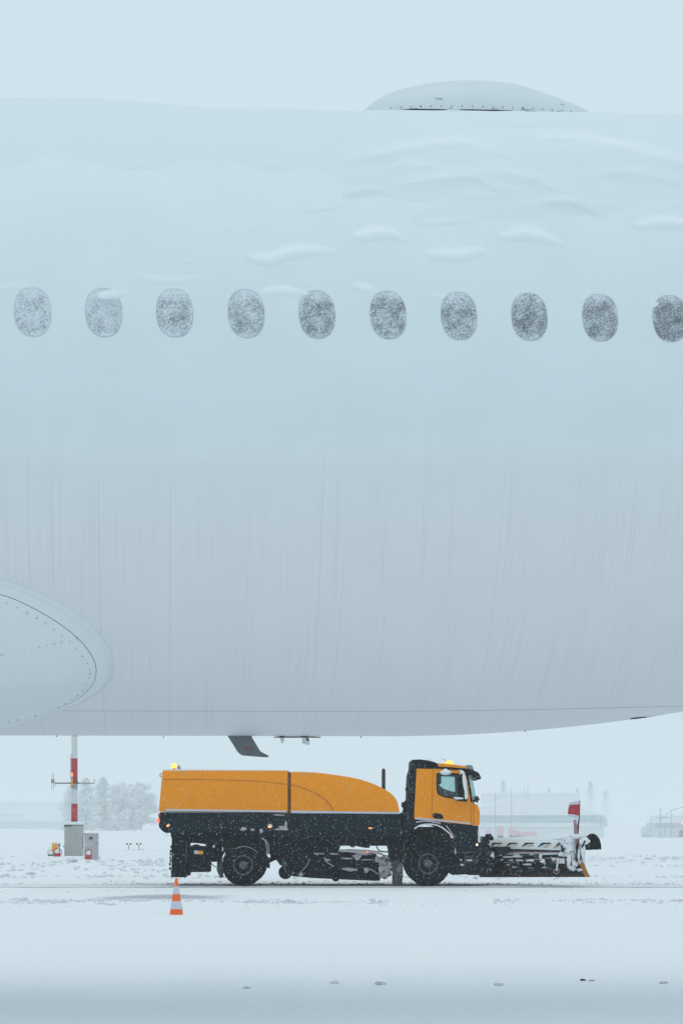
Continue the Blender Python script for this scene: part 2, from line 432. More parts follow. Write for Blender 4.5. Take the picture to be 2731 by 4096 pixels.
far_items = (band(500, 58.9, .35, -11, 11, .008, .05, 2.5) + band(250, 60.8, .6, -11, 11, .008, .04, 2.5) + band(700, 66, 1.0, -13, 13, .010, .065, 2.6) +
             band(500, 81, 1.0, 1, 16, .010, .06, 2.6) + band(900, 92, 3.4, 2, 18, .012, .09, 2.6) + band(800, 84, 5.5, -17, -6, .012, .12, 3.0) +
             band(300, 75, 2.0, -14, -3, .010, .07, 2.6) + band(120, 53.5, .4, -10, 10, .006, .03) + band(160, 128, 3, -13, 0, .03, .09))
clods('snow_rubble', 'low ridge of broken snow lumps running across in front of the truck', near_items, 'slush')
clods('snow_rubble', 'broken snow lumps ploughed up along the lanes beyond the truck', far_items, 'slush')
for k, (px, py, r, mm, lab) in enumerate([
        (987, 3956, .035, 'slush', 'small grey snow clod on smooth foreground snow, leftmost of the row'),
        (1337, 3935, .038, 'slush', 'flat white snow clod on foreground snow, second from left in the row'),
        (1522, 3937, .05, 'slush', 'grey snow clod on foreground snow just left of the widest flat clod'),
        (1996, 3944, .045, 'slush', 'widest flat grey snow clod on the foreground snow'),
        (2330, 3925, .028, 'pipe_brown', 'dark reddish brown clod lying on the foreground snow'),
        (2366, 3927, .024, 'dirty_snow', 'dark grey clod beside the reddish brown one in the foreground'),
        (2652, 3936, .042, 'slush', 'grey snow clod on foreground snow, rightmost of the row')]):
    Y = gy(py); q = P(px, py, Y); q.z = float(ground_z(np.array([q.x]), np.array([Y]))[0])
    o = MB().lump((q.x, q.y, q.z + r * .2), (r * 1.15, r, r * .5), .5, 2, k + 1, 2.3).build('snow_clod', mm, None, 3.2)
    tag(o, lab, 'snow clod', 'clods lying on the foreground snow')

# ------------------------------------------------------------------ airliner
R0, YC, ZC, YAW = 2.82, 19.91, 5.39, 0.044
def fus(x):
    d = np.maximum(0.0, np.asarray(x, float) - .4)
    rise = np.where(d < 4.5, .03 * d * d, .6075 + .27 * (d - 4.5))
    return R0 - rise / 2, YC + YAW * np.asarray(x, float), ZC + rise / 2
def skin(x, th, off=0.0):
    r, yc, zc = fus(x)
    return np.stack([np.asarray(x, float) + 0 * th, yc - (r + off) * np.cos(th), zc + (r + off) * np.sin(th)], -1)
def hit(px, py):
    a = (px - CX) / F; bb = (HY - py) / F; x = a * 17.0; Y = 17.0
    for _ in range(25):
        r, yc, zc = [float(v) for v in fus(x)]
        k = CH - zc
        A = 1 + bb * bb; B = -2 * yc + 2 * bb * k; C = yc * yc + k * k - r * r
        D = max(0.0, B * B - 4 * A * C)
        Y = (-B - math.sqrt(D)) / (2 * A); x = a * Y
    z = CH + bb * Y
    return x, math.atan2(z - zc, yc - Y)
plane = thing('airliner', (0, YC, 0), 'huge white snow dusted airliner fuselage filling the upper picture', 'airliner')
FO = (0.0, YC, ZC)
# fuselage skin material
m = bpy.data.materials.new('fuselage_paint'); g = N(m); MATS['fuselage_paint'] = m
o = g.obj(); x, yy, zz = g.xyz(o)
ang = g.math('ARCTAN2', zz, g.math('MULTIPLY', yy, -1.0))
xs_n = g.math('ADD', x, g.math('MULTIPLY', yy, .085))
st = g.noise(g.vec(g.math('MULTIPLY', xs_n, 46.0), g.math('MULTIPLY', ang, 1.4), 0.0), 1.0, 4, .7)
st2 = g.noise(g.vec(g.math('MULTIPLY', xs_n, 5.0), g.math('MULTIPLY', ang, .8), 3.0), 1.0, 3, .6)
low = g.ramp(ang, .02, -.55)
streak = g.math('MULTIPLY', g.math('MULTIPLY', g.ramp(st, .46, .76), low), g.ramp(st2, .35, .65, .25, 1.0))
c = g.mix(low, (0.745, 0.83, 0.85), (0.82, 0.82, 0.835))  # lower skin warmer, and lightened in the colour against its shade
wob = g.noise(g.vec(g.math('MULTIPLY', x, .7), 0.0, 5.0), 1.0, 4, .6)
edge = g.math('ADD', ang, g.math('MULTIPLY', g.math('SUBTRACT', wob, .5), .05))
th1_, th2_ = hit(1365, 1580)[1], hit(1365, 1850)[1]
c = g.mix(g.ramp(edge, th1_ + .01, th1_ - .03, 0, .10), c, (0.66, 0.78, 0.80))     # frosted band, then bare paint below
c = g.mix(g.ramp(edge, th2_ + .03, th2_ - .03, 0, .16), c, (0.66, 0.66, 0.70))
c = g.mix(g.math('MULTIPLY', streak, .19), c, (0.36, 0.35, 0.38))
pat = g.noise(g.vec(x, g.math('MULTIPLY', ang, 3.0), 0.0), 1.3, 4)
c = g.mix(g.ramp(pat, .35, .7, 0, .10), c, (0.60, 0.62, 0.65))
fl = g.noise(g.vec(g.math('MULTIPLY', x, 9.0), g.math('MULTIPLY', ang, 120.0), 1.0), 1.0, 1, .3)
c = g.mix(g.math('MULTIPLY', g.ramp(fl, .865, .88), g.ramp(ang, -.25, -.45, 0, .8)), c, (0.10, 0.10, 0.11))
def hline(th, w, a0=None):
    global c
    k = g.math('LESS_THAN', g.math('ABSOLUTE', g.math('SUBTRACT', ang, th)), w)
    if a0 is not None: k = g.math('MULTIPLY', k, g.math('GREATER_THAN', x, a0[0])); k = g.math('MULTIPLY', k, g.math('LESS_THAN', x, a0[1]))
    c = g.mix(g.math('MULTIPLY', k, .6), c, (0.22, 0.20, 0.21))
hline(hit(700, 572)[1], .0012, (-9, .6))
_r, _yc, _zc = [float(v) for v in fus(0)]
z0_ = R0 * math.sin(hit(1000, 2845)[1])
xp_ = g.math('MAXIMUM', x, 0.0)
k = g.math('LESS_THAN', g.math('ABSOLUTE', g.math('SUBTRACT', zz, g.math('ADD', g.math('MULTIPLY', g.math('MULTIPLY', xp_, xp_), .0085), z0_))), .0028)
k = g.math('MULTIPLY', k, g.math('GREATER_THAN', x, -2.6)); k = g.math('MULTIPLY', k, g.math('LESS_THAN', yy, 0.0))
c = g.mix(g.math('MULTIPLY', k, .45), c, (0.24, 0.21, 0.21))
for px_, a_ in ((123, .2), (402, .2), (686, .2), (1290, .1), (2010, .1), (2480, .1)):
    k = g.math('LESS_THAN', g.math('ABSOLUTE', g.math('SUBTRACT', xs_n, (px_ - CX) / F * 17.4 - .22)), .003)
    c = g.mix(g.math('MULTIPLY', g.math('MULTIPLY', k, a_), low), c, (0.25, 0.24, 0.26))
g.put(c, g.p.inputs['Base Color']); g.p.inputs['Roughness'].default_value = .42; g.p.inputs['Specular IOR Level'].default_value = .35
xsf = np.concatenate([np.arange(-18, -4, .5), np.arange(-4, 5, .1), np.arange(5, 15.1, .5)]); ths = np.linspace(-math.pi, math.pi, 221)
FX, FT = np.meshgrid(xsf, ths, indexing='ij')
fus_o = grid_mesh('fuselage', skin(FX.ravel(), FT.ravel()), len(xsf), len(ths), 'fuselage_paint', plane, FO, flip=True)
for xe in (-18.0, 15.0):
    cap = MB()
    pts = skin(np.full(64, xe), np.linspace(-math.pi, math.pi, 65)[:-1])
    cap.face([cap.bm.verts.new(p) for p in pts])
    cap.build('bulkhead', 'aircraft_white', plane)

# wind-packed snow on the crown and upper side
def ridge_pts(lst, ox_, oy_, k): return [(ox_ + u * k, oy_ + v * k) for u, v in lst]
RA = lambda *l: ridge_pts(l, 1365, 300, .8712)
RB = lambda *l: ridge_pts(l, 0, 300, .8706)
ridges = [  # polyline, height, decay above the crest, decay below
    (RA((-10, 408), (180, 385), (380, 345), (500, 330), (580, 335), (700, 370), (850, 412)), .050, .20, .07),
    (RA((880, 306), (1000, 318), (1150, 330), (1250, 356), (1400, 385), (1600, 430), (1900, 470)), .060, .22, .09),
    (RA((215, 443), (280, 425), (400, 428), (510, 458)), .028, .08, .045),
    (RA((0, 565), (60, 545), (130, 535), (210, 548)), .028, .07, .035),
    (RA((240, 517), (450, 492), (600, 475), (700, 530), (800, 562)), .042, .12, .05),
    (RA((600, 463), (700, 455), (850, 480), (1000, 540), (1110, 575)), .040, .14, .06),
    (RA((40, 709), (90, 685), (160, 668), (230, 675), (290, 722), (325, 760)), .050, .05, .05),
    (RA((375, 798), (430, 765), (550, 765), (650, 768), (700, 838)), .045, .045, .045),
    (RA((712, 722), (780, 680), (850, 668), (920, 690), (1000, 735), (1050, 770)), .050, .05, .05),
    (RA((1325, 665), (1420, 625), (1500, 622), (1600, 645), (1700, 700)), .045, .06, .05),
    (RA((900, 600), (1020, 588), (1100, 612), (1220, 650)), .034, .09, .045),
    (RA((320, 655), (420, 645), (520, 640), (640, 660)), .022, .06, .035),
    (RA((1150, 470), (1300, 462), (1450, 480), (1600, 520)), .03, .12, .05),
    (RA((40, 948), (80, 934), (140, 950), (195, 990)), .032, .03, .03),
    (RA((405, 985), (430, 974), (505, 994)), .022, .02, .02),
    (RA((1400, 1030), (1430, 1018), (1480, 1015)), .02, .02, .02),
    (RA((470, 740), (495, 725), (540, 745)), .02, .025, .025),
    (RB((1115, 802), (1250, 785), (1320, 755), (1390, 748), (1480, 762), (1580, 800)), .050, .045, .05),
    (RB((580, 897), (650, 892), (750, 905), (900, 905), (1010, 900)), .024, .022, .03),
    (RB((1175, 994), (1220, 960), (1310, 947), (1360, 965), (1455, 994)), .036, .03, .03),
    (RB((435, 988), (500, 968), (560, 973), (605, 992)), .028, .022, .025),
    (RB((815, 812), (880, 818), (940, 828)), .018, .02, .025),
    (RB((1360, 598), (1450, 584), (1600, 580)), .022, .05, .035),
    (RB((1000, 680), (1100, 690), (1200, 662), (1300, 658)), .016, .04, .03),
    (RB((-40, 950), (60, 932), (140, 940), (190, 975)), .018, .03, .03),
    (RB((930, 995), (980, 965), (1060, 985)), .016, .03, .03),
    (RB((150, 822), (230, 818), (310, 824)), .012, .02, .03),
]
xg = np.arange(-6.5, 6.51, .016); tg = np.radians(np.arange(2.0, 118.0, .28))
SX, ST = np.meshgrid(xg, tg, indexing='ij')
arc = ST * R0
th_full = R_(34)
t = -.006 + .016 * sstep(R_(26), R_(60), ST) + (fbm(SX * .9 + 8, arc * 2.2 + 3, 4) - .5) * .02 * sstep(R_(30), R_(55), ST)
rgt = sstep(-.4, .9, SX) * sstep(R_(20), R_(36), ST)
wx = SX + .5 * arc
dn = fbm(SX * 1.1 + .8 * fbm(SX * .7, arc * 1.3, 2) + 4, arc * 4.0 + 1.5 * fbm(SX * .8 + 9, arc, 2), 3)
t = t + rgt * (.030 * np.abs(dn - .5) * 2 + .004)
td = np.zeros_like(t)
for lst, A, Lu, Ld in ridges:
    h = [hit(px, py) for px, py in lst]
    xs_ = np.array([q[0] for q in h]); ss = np.array([q[1] for q in h]) * R0
    o_ = np.argsort(xs_); xs_, ss = xs_[o_], ss[o_]
    fx = np.linspace(xs_[0], xs_[-1], 60); fs = np.interp(fx, xs_, ss)
    ker = np.ones(7) / 7; fs2 = np.convolve(np.pad(fs, 3, mode='edge'), ker, 'valid')
    sc_ = np.interp(SX, fx, fs2)
    u = np.clip((SX - xs_[0]) / (xs_[-1] - xs_[0]), 0, 1)
    env = np.clip(np.sin(np.pi * u ** .75), 0, 1) ** .7 * ((SX >= xs_[0]) & (SX <= xs_[-1]))
    d = arc - sc_
    if Lu <= .065:                 # a shelf of drifted snow hanging under its upper line
        th_ = (.14 if A >= .04 else .07) * env + 1e-4
        prof = np.where(d > -th_, np.clip(-d / th_, 0, 1), np.exp(-((-d - th_) / .05) ** 2)) * (d <= 0)
        t = t + A * .62 * env * prof; td = td + A * env * prof
        continue
    prof = np.where(d > 0, np.exp(-(d / Lu) ** 2), np.exp(-(np.abs(d) / (Ld * (.45 + .55 * env))) ** 1.3))
    t = t + A * .85 * env * prof; td = td + A * env * prof * .35
for (u0, v0) in ((620, 415), (1270, 415), (0, 400)):          # wind ripples
    hx, hs = hit(u0 * .8706, 300 + v0 * .8706)
    q = np.exp(-(((SX - hx) / .17) ** 2 + ((ST - hs) * R0 / .075) ** 2))
    t = t + q * .014 * (fbm(SX * 7 + 2, arc * 42 + SX * 9, 3))
crown = np.exp(-((ST - R_(76)) / R_(13)) ** 2)
tp = np.interp(SX, [-6.5, -3.2, -2.6, -2.2, -1.7, -1.2, -.75, -.6, -.3, .1, .5, 2.5, 6.5],
               [.06, .075, .088, .085, .058, .022, .012, .02, .018, .006, .012, .012, .02])
t = t + crown * tp
t = t - .05 * (1 - sstep(R_(2), R_(5.5), ST)) - .05 * sstep(R_(113), R_(118), ST)
Vs = skin(SX.ravel(), ST.ravel(), t.ravel())
m = bpy.data.materials.new('rime_snow'); g = N(m); MATS['rime_snow'] = m      # thin rime over paint; drifts whitened in the colour to look lit
at = g.n('ShaderNodeAttribute'); at.attribute_name = 'drift_light'
o = g.obj(); n1 = g.noise(o, 3.0, 4)
f = g.ramp(g.math('ADD', at.outputs['Fac'], g.math('MULTIPLY', g.math('SUBTRACT', n1, .5), .012)), .004, .036)
c = g.mix(f, g.mix(n1, (0.735, 0.81, 0.835), (0.76, 0.83, 0.855)), (0.825, 0.885, 0.905))
g.put(c, g.p.inputs['Base Color']); g.p.inputs['Roughness'].default_value = .9; g.p.inputs['Specular IOR Level'].default_value = .15
g.bump(g.noise(o, 60.0, 4), .12, .01)
grid_mesh('snow_cover', Vs, len(xg), len(tg), 'rime_snow', plane, FO, flip=True, attr={'drift_light': (td + rgt * sstep(R_(34), R_(52), ST) * (.006 + .012 * dn)).ravel()})

# cabin windows
m = bpy.data.materials.new('snowy_pane'); g = N(m); MATS['snowy_pane'] = m
o = g.obj(); x, yy, zz = g.xyz(o)
at = g.n('ShaderNodeAttribute'); at.attribute_type = 'OBJECT'; at.attribute_name = 'snow'; sn = at.outputs['Fac']
oi = g.n('ShaderNodeObjectInfo')
rv = g.math('MULTIPLY', oi.outputs['Random'], 50.0)
ux = g.math('ADD', g.math('MULTIPLY', x, .80), g.math('MULTIPLY', zz, .60)); uz = g.math('SUBTRACT', g.math('MULTIPLY', zz, .80), g.math('MULTIPLY', x, .60))
s1 = g.noise(g.vec(g.math('MULTIPLY', ux, 52.0), g.math('MULTIPLY', uz, 150.0), rv), 1.0, 3, .65)
s2 = g.noise(g.vec(x, zz, rv), 9.0, 3, .6)
top = g.ramp(zz, .06, .19, 0, .13)
bot = g.ramp(zz, -.14, -.19, 0, .06)
rim = g.ramp(g.math('ABSOLUTE', x), .09, .15, 0, .05)
f = g.math('ADD', g.math('ADD', s1, g.math('MULTIPLY', g.math('SUBTRACT', s2, .5), .45)), g.math('ADD', sn, g.math('ADD', top, g.math('ADD', rim, bot))))
f = g.ramp(f, .36, .78)
c = g.mix(f, (0.13, 0.145, 0.18), (0.69, 0.77, 0.81))
g.put(c, g.p.inputs['Base Color']); g.p.inputs['Roughness'].default_value = .5
wpx = [76, 239, 401.5, 565.5, 728, 891, 1053.5, 1215, 1377, 1538]; wpy = [716, 717, 718, 719.5, 721.5, 723, 725, 727, 729, 731]
wpos = [hit(a * 1.7417, b_ * 1.7417) for a, b_ in zip(wpx, wpy)]
pit = (wpos[-1][0] - wpos[0][0]) / 9
wth = [q[1] for q in wpos]
allw = [(wpos[0][0] - pit, wth[0])] + wpos + [(wpos[-1][0] + pit, wth[-1])]
for i, (wx_, wt) in enumerate(allw):
    cpt = skin(np.array([wx_]), np.array([wt]), .004)[0]
    def ring(scale, off, n=48):
        out = []
        for k in range(n):
            a = 2 * math.pi * k / n
            ca, sa = math.cos(a), math.sin(a)
            du = .143 * scale * math.copysign(abs(ca) ** (2 / 2.3), ca); dv = .200 * scale * math.copysign(abs(sa) ** (2 / 2.3), sa)
            out.append(skin(np.array([wx_ + du - .05 * dv]), np.array([wt + dv / R0]), off)[0])
        return out
    mb = MB(); prev = None
    for sc_, of in ((1.0, .0035), (.8, .0035), (.55, .0035), (.3, .0035), (.08, .0035)):
        cur = [mb.bm.verts.new(p) for p in ring(sc_, of)]
        if prev:
            for k in range(48): mb.face((prev[k], prev[(k + 1) % 48], cur[(k + 1) % 48], cur[k]))
        prev = cur
    mb.face(prev)
    wo = mb.build('window', 'snowy_pane', plane, 3.2, origin=cpt)
    wo['snow'] = float(np.interp(i, [0, 1, 2, 3, 4, 5, 6, 7, 8, 9, 10, 11], [.17, .15, .14, .11, .09, .06, .06, .05, .03, .03, -.02, -.02]))
    mb = MB(); a = [mb.bm.verts.new(p) for p in ring(1.0, .0045)]; b2 = [mb.bm.verts.new(p) for p in ring(1.014, .0042)]; c2 = [mb.bm.verts.new(p) for p in ring(1.014, -.004)]
    for k in range(48):
        mb.face((a[k], a[(k + 1) % 48], b2[(k + 1) % 48], b2[k])); mb.face((b2[k], b2[(k + 1) % 48], c2[(k + 1) % 48], c2[k]))
    mb.build('window_rim', 'rim_paint', wo, 3.2)

# satcom radome on the crown
rp = [(1395, 452), (1417, 443), (1452, 417), (1504, 383), (1583, 357), (1696, 337), (1800, 327), (1905, 327), (1992, 333), (2062, 344), (2149, 370), (2236, 396), (2323, 426), (2410, 459)]
YR = 20.0
rp = [(a + 30 - 18 * i / 13, b_ + 10) for i, (a, b_) in enumerate(rp)]
rx = np.array([P(a, b_, YR).x for a, b_ in rp]); rz = np.array([P(a, b_, YR).z for a, b_ in rp])
zb = lambda xx: np.interp(xx, [rx[0], rx[-1]], [8.15, 8.12])
un = np.linspace(rx[0], rx[-1], 70); an = np.linspace(0, math.pi, 40)
ht = np.interp(un, rx, rz); ht = np.convolve(np.pad(ht, 2, mode='edge'), np.ones(5) / 5, 'valid')
RV = []
for xx, h in zip(un, ht):
    hh = max(h - zb(xx), .004); wd = .62 * math.sqrt(max(0, 1 - ((xx - (rx[0] + rx[-1]) / 2) / ((rx[-1] - rx[0]) / 2 + .02)) ** 2)) + .01
    for a in an: RV.append((xx, YR + YAW * xx - wd * math.cos(a), zb(xx) + hh * math.sin(a) ** .75))
RV = np.array(RV)
rad = grid_mesh('radome', RV, len(un), len(an), 'radome_paint', plane, (float(un.mean()), YR, float(ht.max()) - .2), flip=True)
def rad_pt(px, py, off=.004):       # first point of the radome met along this line of sight
    tx = (px - CX) / F; tz = (HY - py) / F
    Y = YR - .8
    while Y < YR + .1:
        xx = tx * Y; zz_ = CH + tz * Y
        hh = max(float(np.interp(xx, un, ht)) - float(zb(xx)), .004)
        wd = .62 * math.sqrt(max(0, 1 - ((xx - (rx[0] + rx[-1]) / 2) / ((rx[-1] - rx[0]) / 2 + .02)) ** 2)) + .01
        ca = (YR + YAW * xx - Y) / wd
        if abs(ca) < 1 and zz_ < float(zb(xx)) + hh * (1 - ca * ca) ** .375: break
        Y += .004
    Y -= off
    return Vector((tx * Y, Y, CH + tz * Y))
mb = MB()
k = 1.148
for u, v in ((228, 150), (273, 147), (319, 145), (365, 144), (412, 143), (459, 142), (506, 142), (554, 143), (601, 143), (648, 145), (695, 146), (741, 147), (787, 150), (833, 152), (878, 155), (923, 157), (967, 160), (1011, 163), (1053, 167), (1095, 171)):
    p = rad_pt(1365 + u / k, 300 + v / k)
    r = .0075 if u in (365, 833) else .0048
    mb.lathe([(-.004, r), (.004, r)], p, 'Y', 8)
stuff(mb.build('rivet_row', 'seam_dark', rad))
for us in (((395, 75), (383, 100), (372, 125), (365, 143)), ((800, 52), (815, 85), (825, 120), (832, 150))):
    MB().tube([rad_pt(1365 + u / k, 300 + v / k, .001) for u, v in us], .0025, 5).build('seam', 'sealant_grey', rad)
MB().tube([rad_pt(1365 + u / k, 300 + v / k, .002) for u, v in ((205, 162), (330, 155), (500, 153), (700, 155), (850, 160), (1000, 168), (1150, 178))], .0028, 5).build('base_seam', 'seam_dark', rad)
g0 = [rad_pt(1365 + u / k, 300 + v / k, .003) for u, v in ((250, 162), (330, 160), (420, 160), (600, 161), (720, 163), (880, 168), (1010, 173))]
mb = MB(); mb.tube(g0, [.004, .010, .007, .0075, .006, .004, .002], 6); mb.build('gap', 'hole_black', rad)
def text_mesh(s, name, m, parent, centre, height, width=None, rot=None, thick=.001):
    cu = bpy.data.curves.new('t', 'FONT'); cu.body = s; cu.align_x = 'CENTER'; cu.align_y = 'CENTER'; cu.extrude = thick; cu.offset = .012
    to = bpy.data.objects.new('t', cu); COL.objects.link(to)
    dg = bpy.context.evaluated_depsgraph_get(); me = bpy.data.meshes.new_from_object(to.evaluated_get(dg)); bpy.data.objects.remove(to)
    co = np.array([v.co[:] for v in me.vertices]); sy = height / np.ptp(co[:, 1]); sx = width / np.ptp(co[:, 0]) if width else sy
    mid = (co.max(0) + co.min(0)) / 2
    for v in me.vertices: v.co = ((v.co.x - mid[0]) * sx, (v.co.z - mid[2]), (v.co.y - mid[1]) * sy)
    me.name = name; me.materials.clear(); me.materials.append(MATS[m])
    o = place(bpy.data.objects.new(name, me), parent, centre)
    if rot: o.rotation_euler = rot
    return o
text_mesh('HOIST POINT', 'lettering', 'seam_dark', rad, rad_pt(1365 + 448 / k, 300 + 108 / k, .01), .0075, .072, (R_(-20), 0, 0))
text_mesh('HOIST POINT', 'lettering', 'seam_dark', rad, rad_pt(1365 + 1008 / k, 300 + 134 / k, .01), .006, .066, (R_(-20), R_(5), 0))

# wing-to-body fairing at the left
zf = lambda l: [(u / 1.742, 2200 + v / 1.742) for u, v in l]
outer = zf([(0, 190), (100, 215), (250, 270), (400, 345), (550, 440), (640, 510), (720, 600), (780, 690), (806, 780), (800, 850), (760, 930), (680, 1000), (580, 1060), (400, 1130), (200, 1190), (0, 1250)])
band_ = zf([(0, 230), (100, 258), (200, 292), (400, 392), (550, 495), (640, 560), (700, 630), (745, 705), (770, 790), (762, 855), (720, 930), (640, 1000), (560, 1045), (400, 1112), (200, 1175), (0, 1236)])
seamp = zf([(0, 275), (130, 325), (270, 395), (400, 470), (500, 540), (600, 630), (660, 720), (680, 765), (685, 815), (675, 870), (640, 925), (560, 1000), (450, 1050), (300, 1105), (150, 1137), (0, 1165)])
def ext(lst, up, lowt):
    h = [hit(px, py) for px, py in lst]
    u = [hit(px, py) for px, py in up]
    return u + h + lowt
def resample(h, n):
    h = np.array(h); s = np.concatenate([[0], np.cumsum(np.hypot(np.diff(h[:, 0]), np.diff(h[:, 1]) * R0))]); s /= s[-1]
    ii = np.linspace(0, 1, n); xr = np.interp(ii, s, h[:, 0]); tr = np.interp(ii, s, h[:, 1])
    for _ in range(3):
        xr[1:-1] = (xr[:-2] + 2 * xr[1:-1] + xr[2:]) / 4; tr[1:-1] = (tr[:-2] + 2 * tr[1:-1] + tr[2:]) / 4
    return np.stack([xr, tr], 1)
lowo = [(-3.7, R_(-84)), (-5, R_(-97)), (-8, R_(-103))]; lowb = [(-3.7, R_(-81)), (-5, R_(-95)), (-8, R_(-101))]; lows = [(-3.7, R_(-74)), (-5, R_(-88)), (-8, R_(-95))]
NL = 150
Lo = resample(ext(outer, [(-2500, 2170), (-1300, 2190), (-550, 2240)], lowo), NL)
Lb = resample(ext(band_, [(-2500, 2195), (-1300, 2214), (-550, 2268)], lowb), NL)
Ls = resample(ext(seamp, [(-2500, 2225), (-1300, 2244), (-550, 2300)], lows), NL)
xap = Ls[:, 0].max(); thm = Ls[Ls[:, 0].argmax(), 1]
def loop3(L, off): return skin(L[:, 0], L[:, 1], off)
# the bands of the fairing, outside in
def strip(name, La, oa, Lb_, ob, m, par, n=6, ease=False):
    V = []
    for j in range(n + 1):
        f_ = j / n; e = f_ * f_ * (3 - 2 * f_) if ease else f_
        V.append(loop3(La * (1 - f_) + Lb_ * f_, oa + (ob - oa) * e))
    V = np.stack(V, 1).reshape(-1, 3)
    return grid_mesh(name, V, NL, n + 1, m, par, FO, smooth=True)
# bulging panel inside the seam
K = 26
fj = (np.arange(K + 1) / K)[None, :] ** 1.3
XR = Ls[:, :1] - .45 * fj * np.exp(-((Ls[:, :1] - xap) / .5) ** 2); TR = Ls[:, 1:] + (thm - Ls[:, 1:]) * fj
dist = np.min(np.hypot(XR[:, :, None] - Ls[None, None, :, 0], (TR[:, :, None] - Ls[None, None, :, 1]) * R0), axis=2)
OFF = .05 + .30 * (1 - np.exp(-dist / .55))
for _ in range(40):
    OFF[1:-1, 1:-1] = (OFF[1:-1, 1:-1] * 2 + OFF[:-2, 1:-1] + OFF[2:, 1:-1] + OFF[1:-1, :-2] + OFF[1:-1, 2:]) / 6
    OFF[:, -1] = OFF[:, -2]; OFF[:, -1] = (OFF[:, -1] + OFF[::-1, -1]) / 2
V = [skin(XR[:, j], TR[:, j], OFF[:, j]) for j in range(K + 1)]
V = np.stack(V, 1).reshape(-1, 3)
fair = grid_mesh('wing_fairing', V, NL, K + 1, 'aircraft_white', plane, FO)
strip('edge_band', Lb, .026, Ls, .0495, 'aircraft_white', fair)
strip('seal_band', Lo, -.004, Lb, .025, 'sealant_grey', fair, 8, True)
mb = MB(); mb.tube(loop3(Ls, .0490), .0030, 6); mb.build('seam', 'seam_dark', fair)
mb = MB(); mb.tube(loop3(Lo, .001), .0035, 6); mb.build('seal_line', 'sealant_grey', fair)
mb = MB()
seg = np.concatenate([[0], np.cumsum(np.linalg.norm(np.diff(loop3(Ls, .08), axis=0), axis=1))])
for sdist in np.arange(.2, seg[-1], .095):
    a = np.interp(sdist, seg, Ls[:, 0]); t_ = np.interp(sdist, seg, Ls[:, 1])
    xq = a - .045 * np.exp(-((a - xap) / .4) ** 2); tq = t_ + (thm - t_) * min(.045 / (abs(thm - t_) * R0 + 1e-3), .5)
    oq = OFF.ravel()[((XR - xq) ** 2 + ((TR - tq) * R0) ** 2).ravel().argmin()]
    q = skin(np.array([xq]), np.array([tq]), oq)[0]
    rdir = Vector(skin(np.array([a]), np.array([t_]), 1)[0] - skin(np.array([a]), np.array([t_]), 0)[0])
    mb.tube([Vector(q) - rdir * .02, Vector(q) + rdir * .008], .0065, 7)
for u, v in [(14 + 52.4 * i, 735 - 11.6 * i) for i in range(11)]:
    h_ = hit(u / 1.742, 2200 + v / 1.742)
    # find the fairing depth along the ray
    tx = (u / 1.742 - CX) / F; tz = (HY - 2200 - v / 1.742) / F
    dd = np.abs(V[:, 0] / V[:, 1] - tx) + np.abs((V[:, 2] - CH) / V[:, 1] - tz); Y = V[dd.argmin(), 1]
    mb.lathe([(-.009, .006), (.05, .006)], (tx * Y, Y, CH + tz * Y), 'Y', 7)
stuff(mb.build('rivet_row', 'rim_paint', fair))

# belly fittings
YB = 19.93
zk = lambda l: [(P(880 + u / 3.733, 2860 + v / 3.733, YB).x, P(880 + u / 3.733, 2860 + v / 3.733, YB).z) for u, v in l]
dm = MB().prism(zk([(110, 305), (470, 305), (483, 342), (540, 440), (590, 522), (607, 545), (660, 575), (725, 606), (723, 632), (600, 626), (440, 612), (350, 607), (310, 592), (270, 560), (220, 478)]), YB - .045, YB + .045, .018, 2).build('drain_mast', 'mast_grey', plane)
text_mesh('HOT', 'lettering', 'hot_red', dm, (P(880 + 433 / 3.733, 0, YB).x, YB - .047, P(0, 2860 + 503 / 3.733, YB).z), .027, .069)
MB().prism(zk([(840, 300), (893, 318), (905, 370), (918, 432), (948, 415), (952, 380), (972, 370), (955, 355), (955, 300)]), YB - .02, YB + .02, .006).build('blade_antenna', 'sealant_grey', plane)
MB().prism(zk([(1200, 300), (1225, 330), (1227, 438), (1250, 425), (1275, 443), (1290, 435), (1300, 395), (1328, 395), (1328, 436), (1300, 436), (1306, 300)]), YB - .03, YB + .03, .006).build('blade_antenna', 'sealant_grey', plane)
def on_skin_patch(name, pxs, m, par=plane, off=.004):
    mb = MB(); mb.face([mb.bm.verts.new(skin(np.array([h_[0]]), np.array([h_[1]]), off)[0]) for h_ in [hit(a, b_) for a, b_ in pxs]])
    return mb.build(name, m, par)
MB().prism(zk([(795, 331), (840, 324), (900, 321), (1400, 322), (1480, 326), (1510, 333), (1480, 337), (830, 337)]), YB - .04, YB + .04, .0).build('antenna_base', 'rubber_black', plane)
ez = lambda l: [(2031 + u / 2.24, 2800 + v / 2.24) for u, v in l]
on_skin_patch('outflow_opening', ez([(1088, 166), (1110, 160), (1180, 152), (1245, 150), (1240, 155), (1150, 166), (1100, 170)]), 'hole_black')
on_skin_patch('grime_streak', ez([(1246, 150), (1400, 136), (1560, 124), (1560, 132), (1400, 145), (1246, 157)]), 'sealant_grey')
for px, py in ((228, 2945), (655, 2948), (1443, 2948), (2100, 2925)):
    MB().lump(P(px, py, YB), (.008, .008, .007), .2, 1).build('drain_stub', 'pipe_brown', plane)

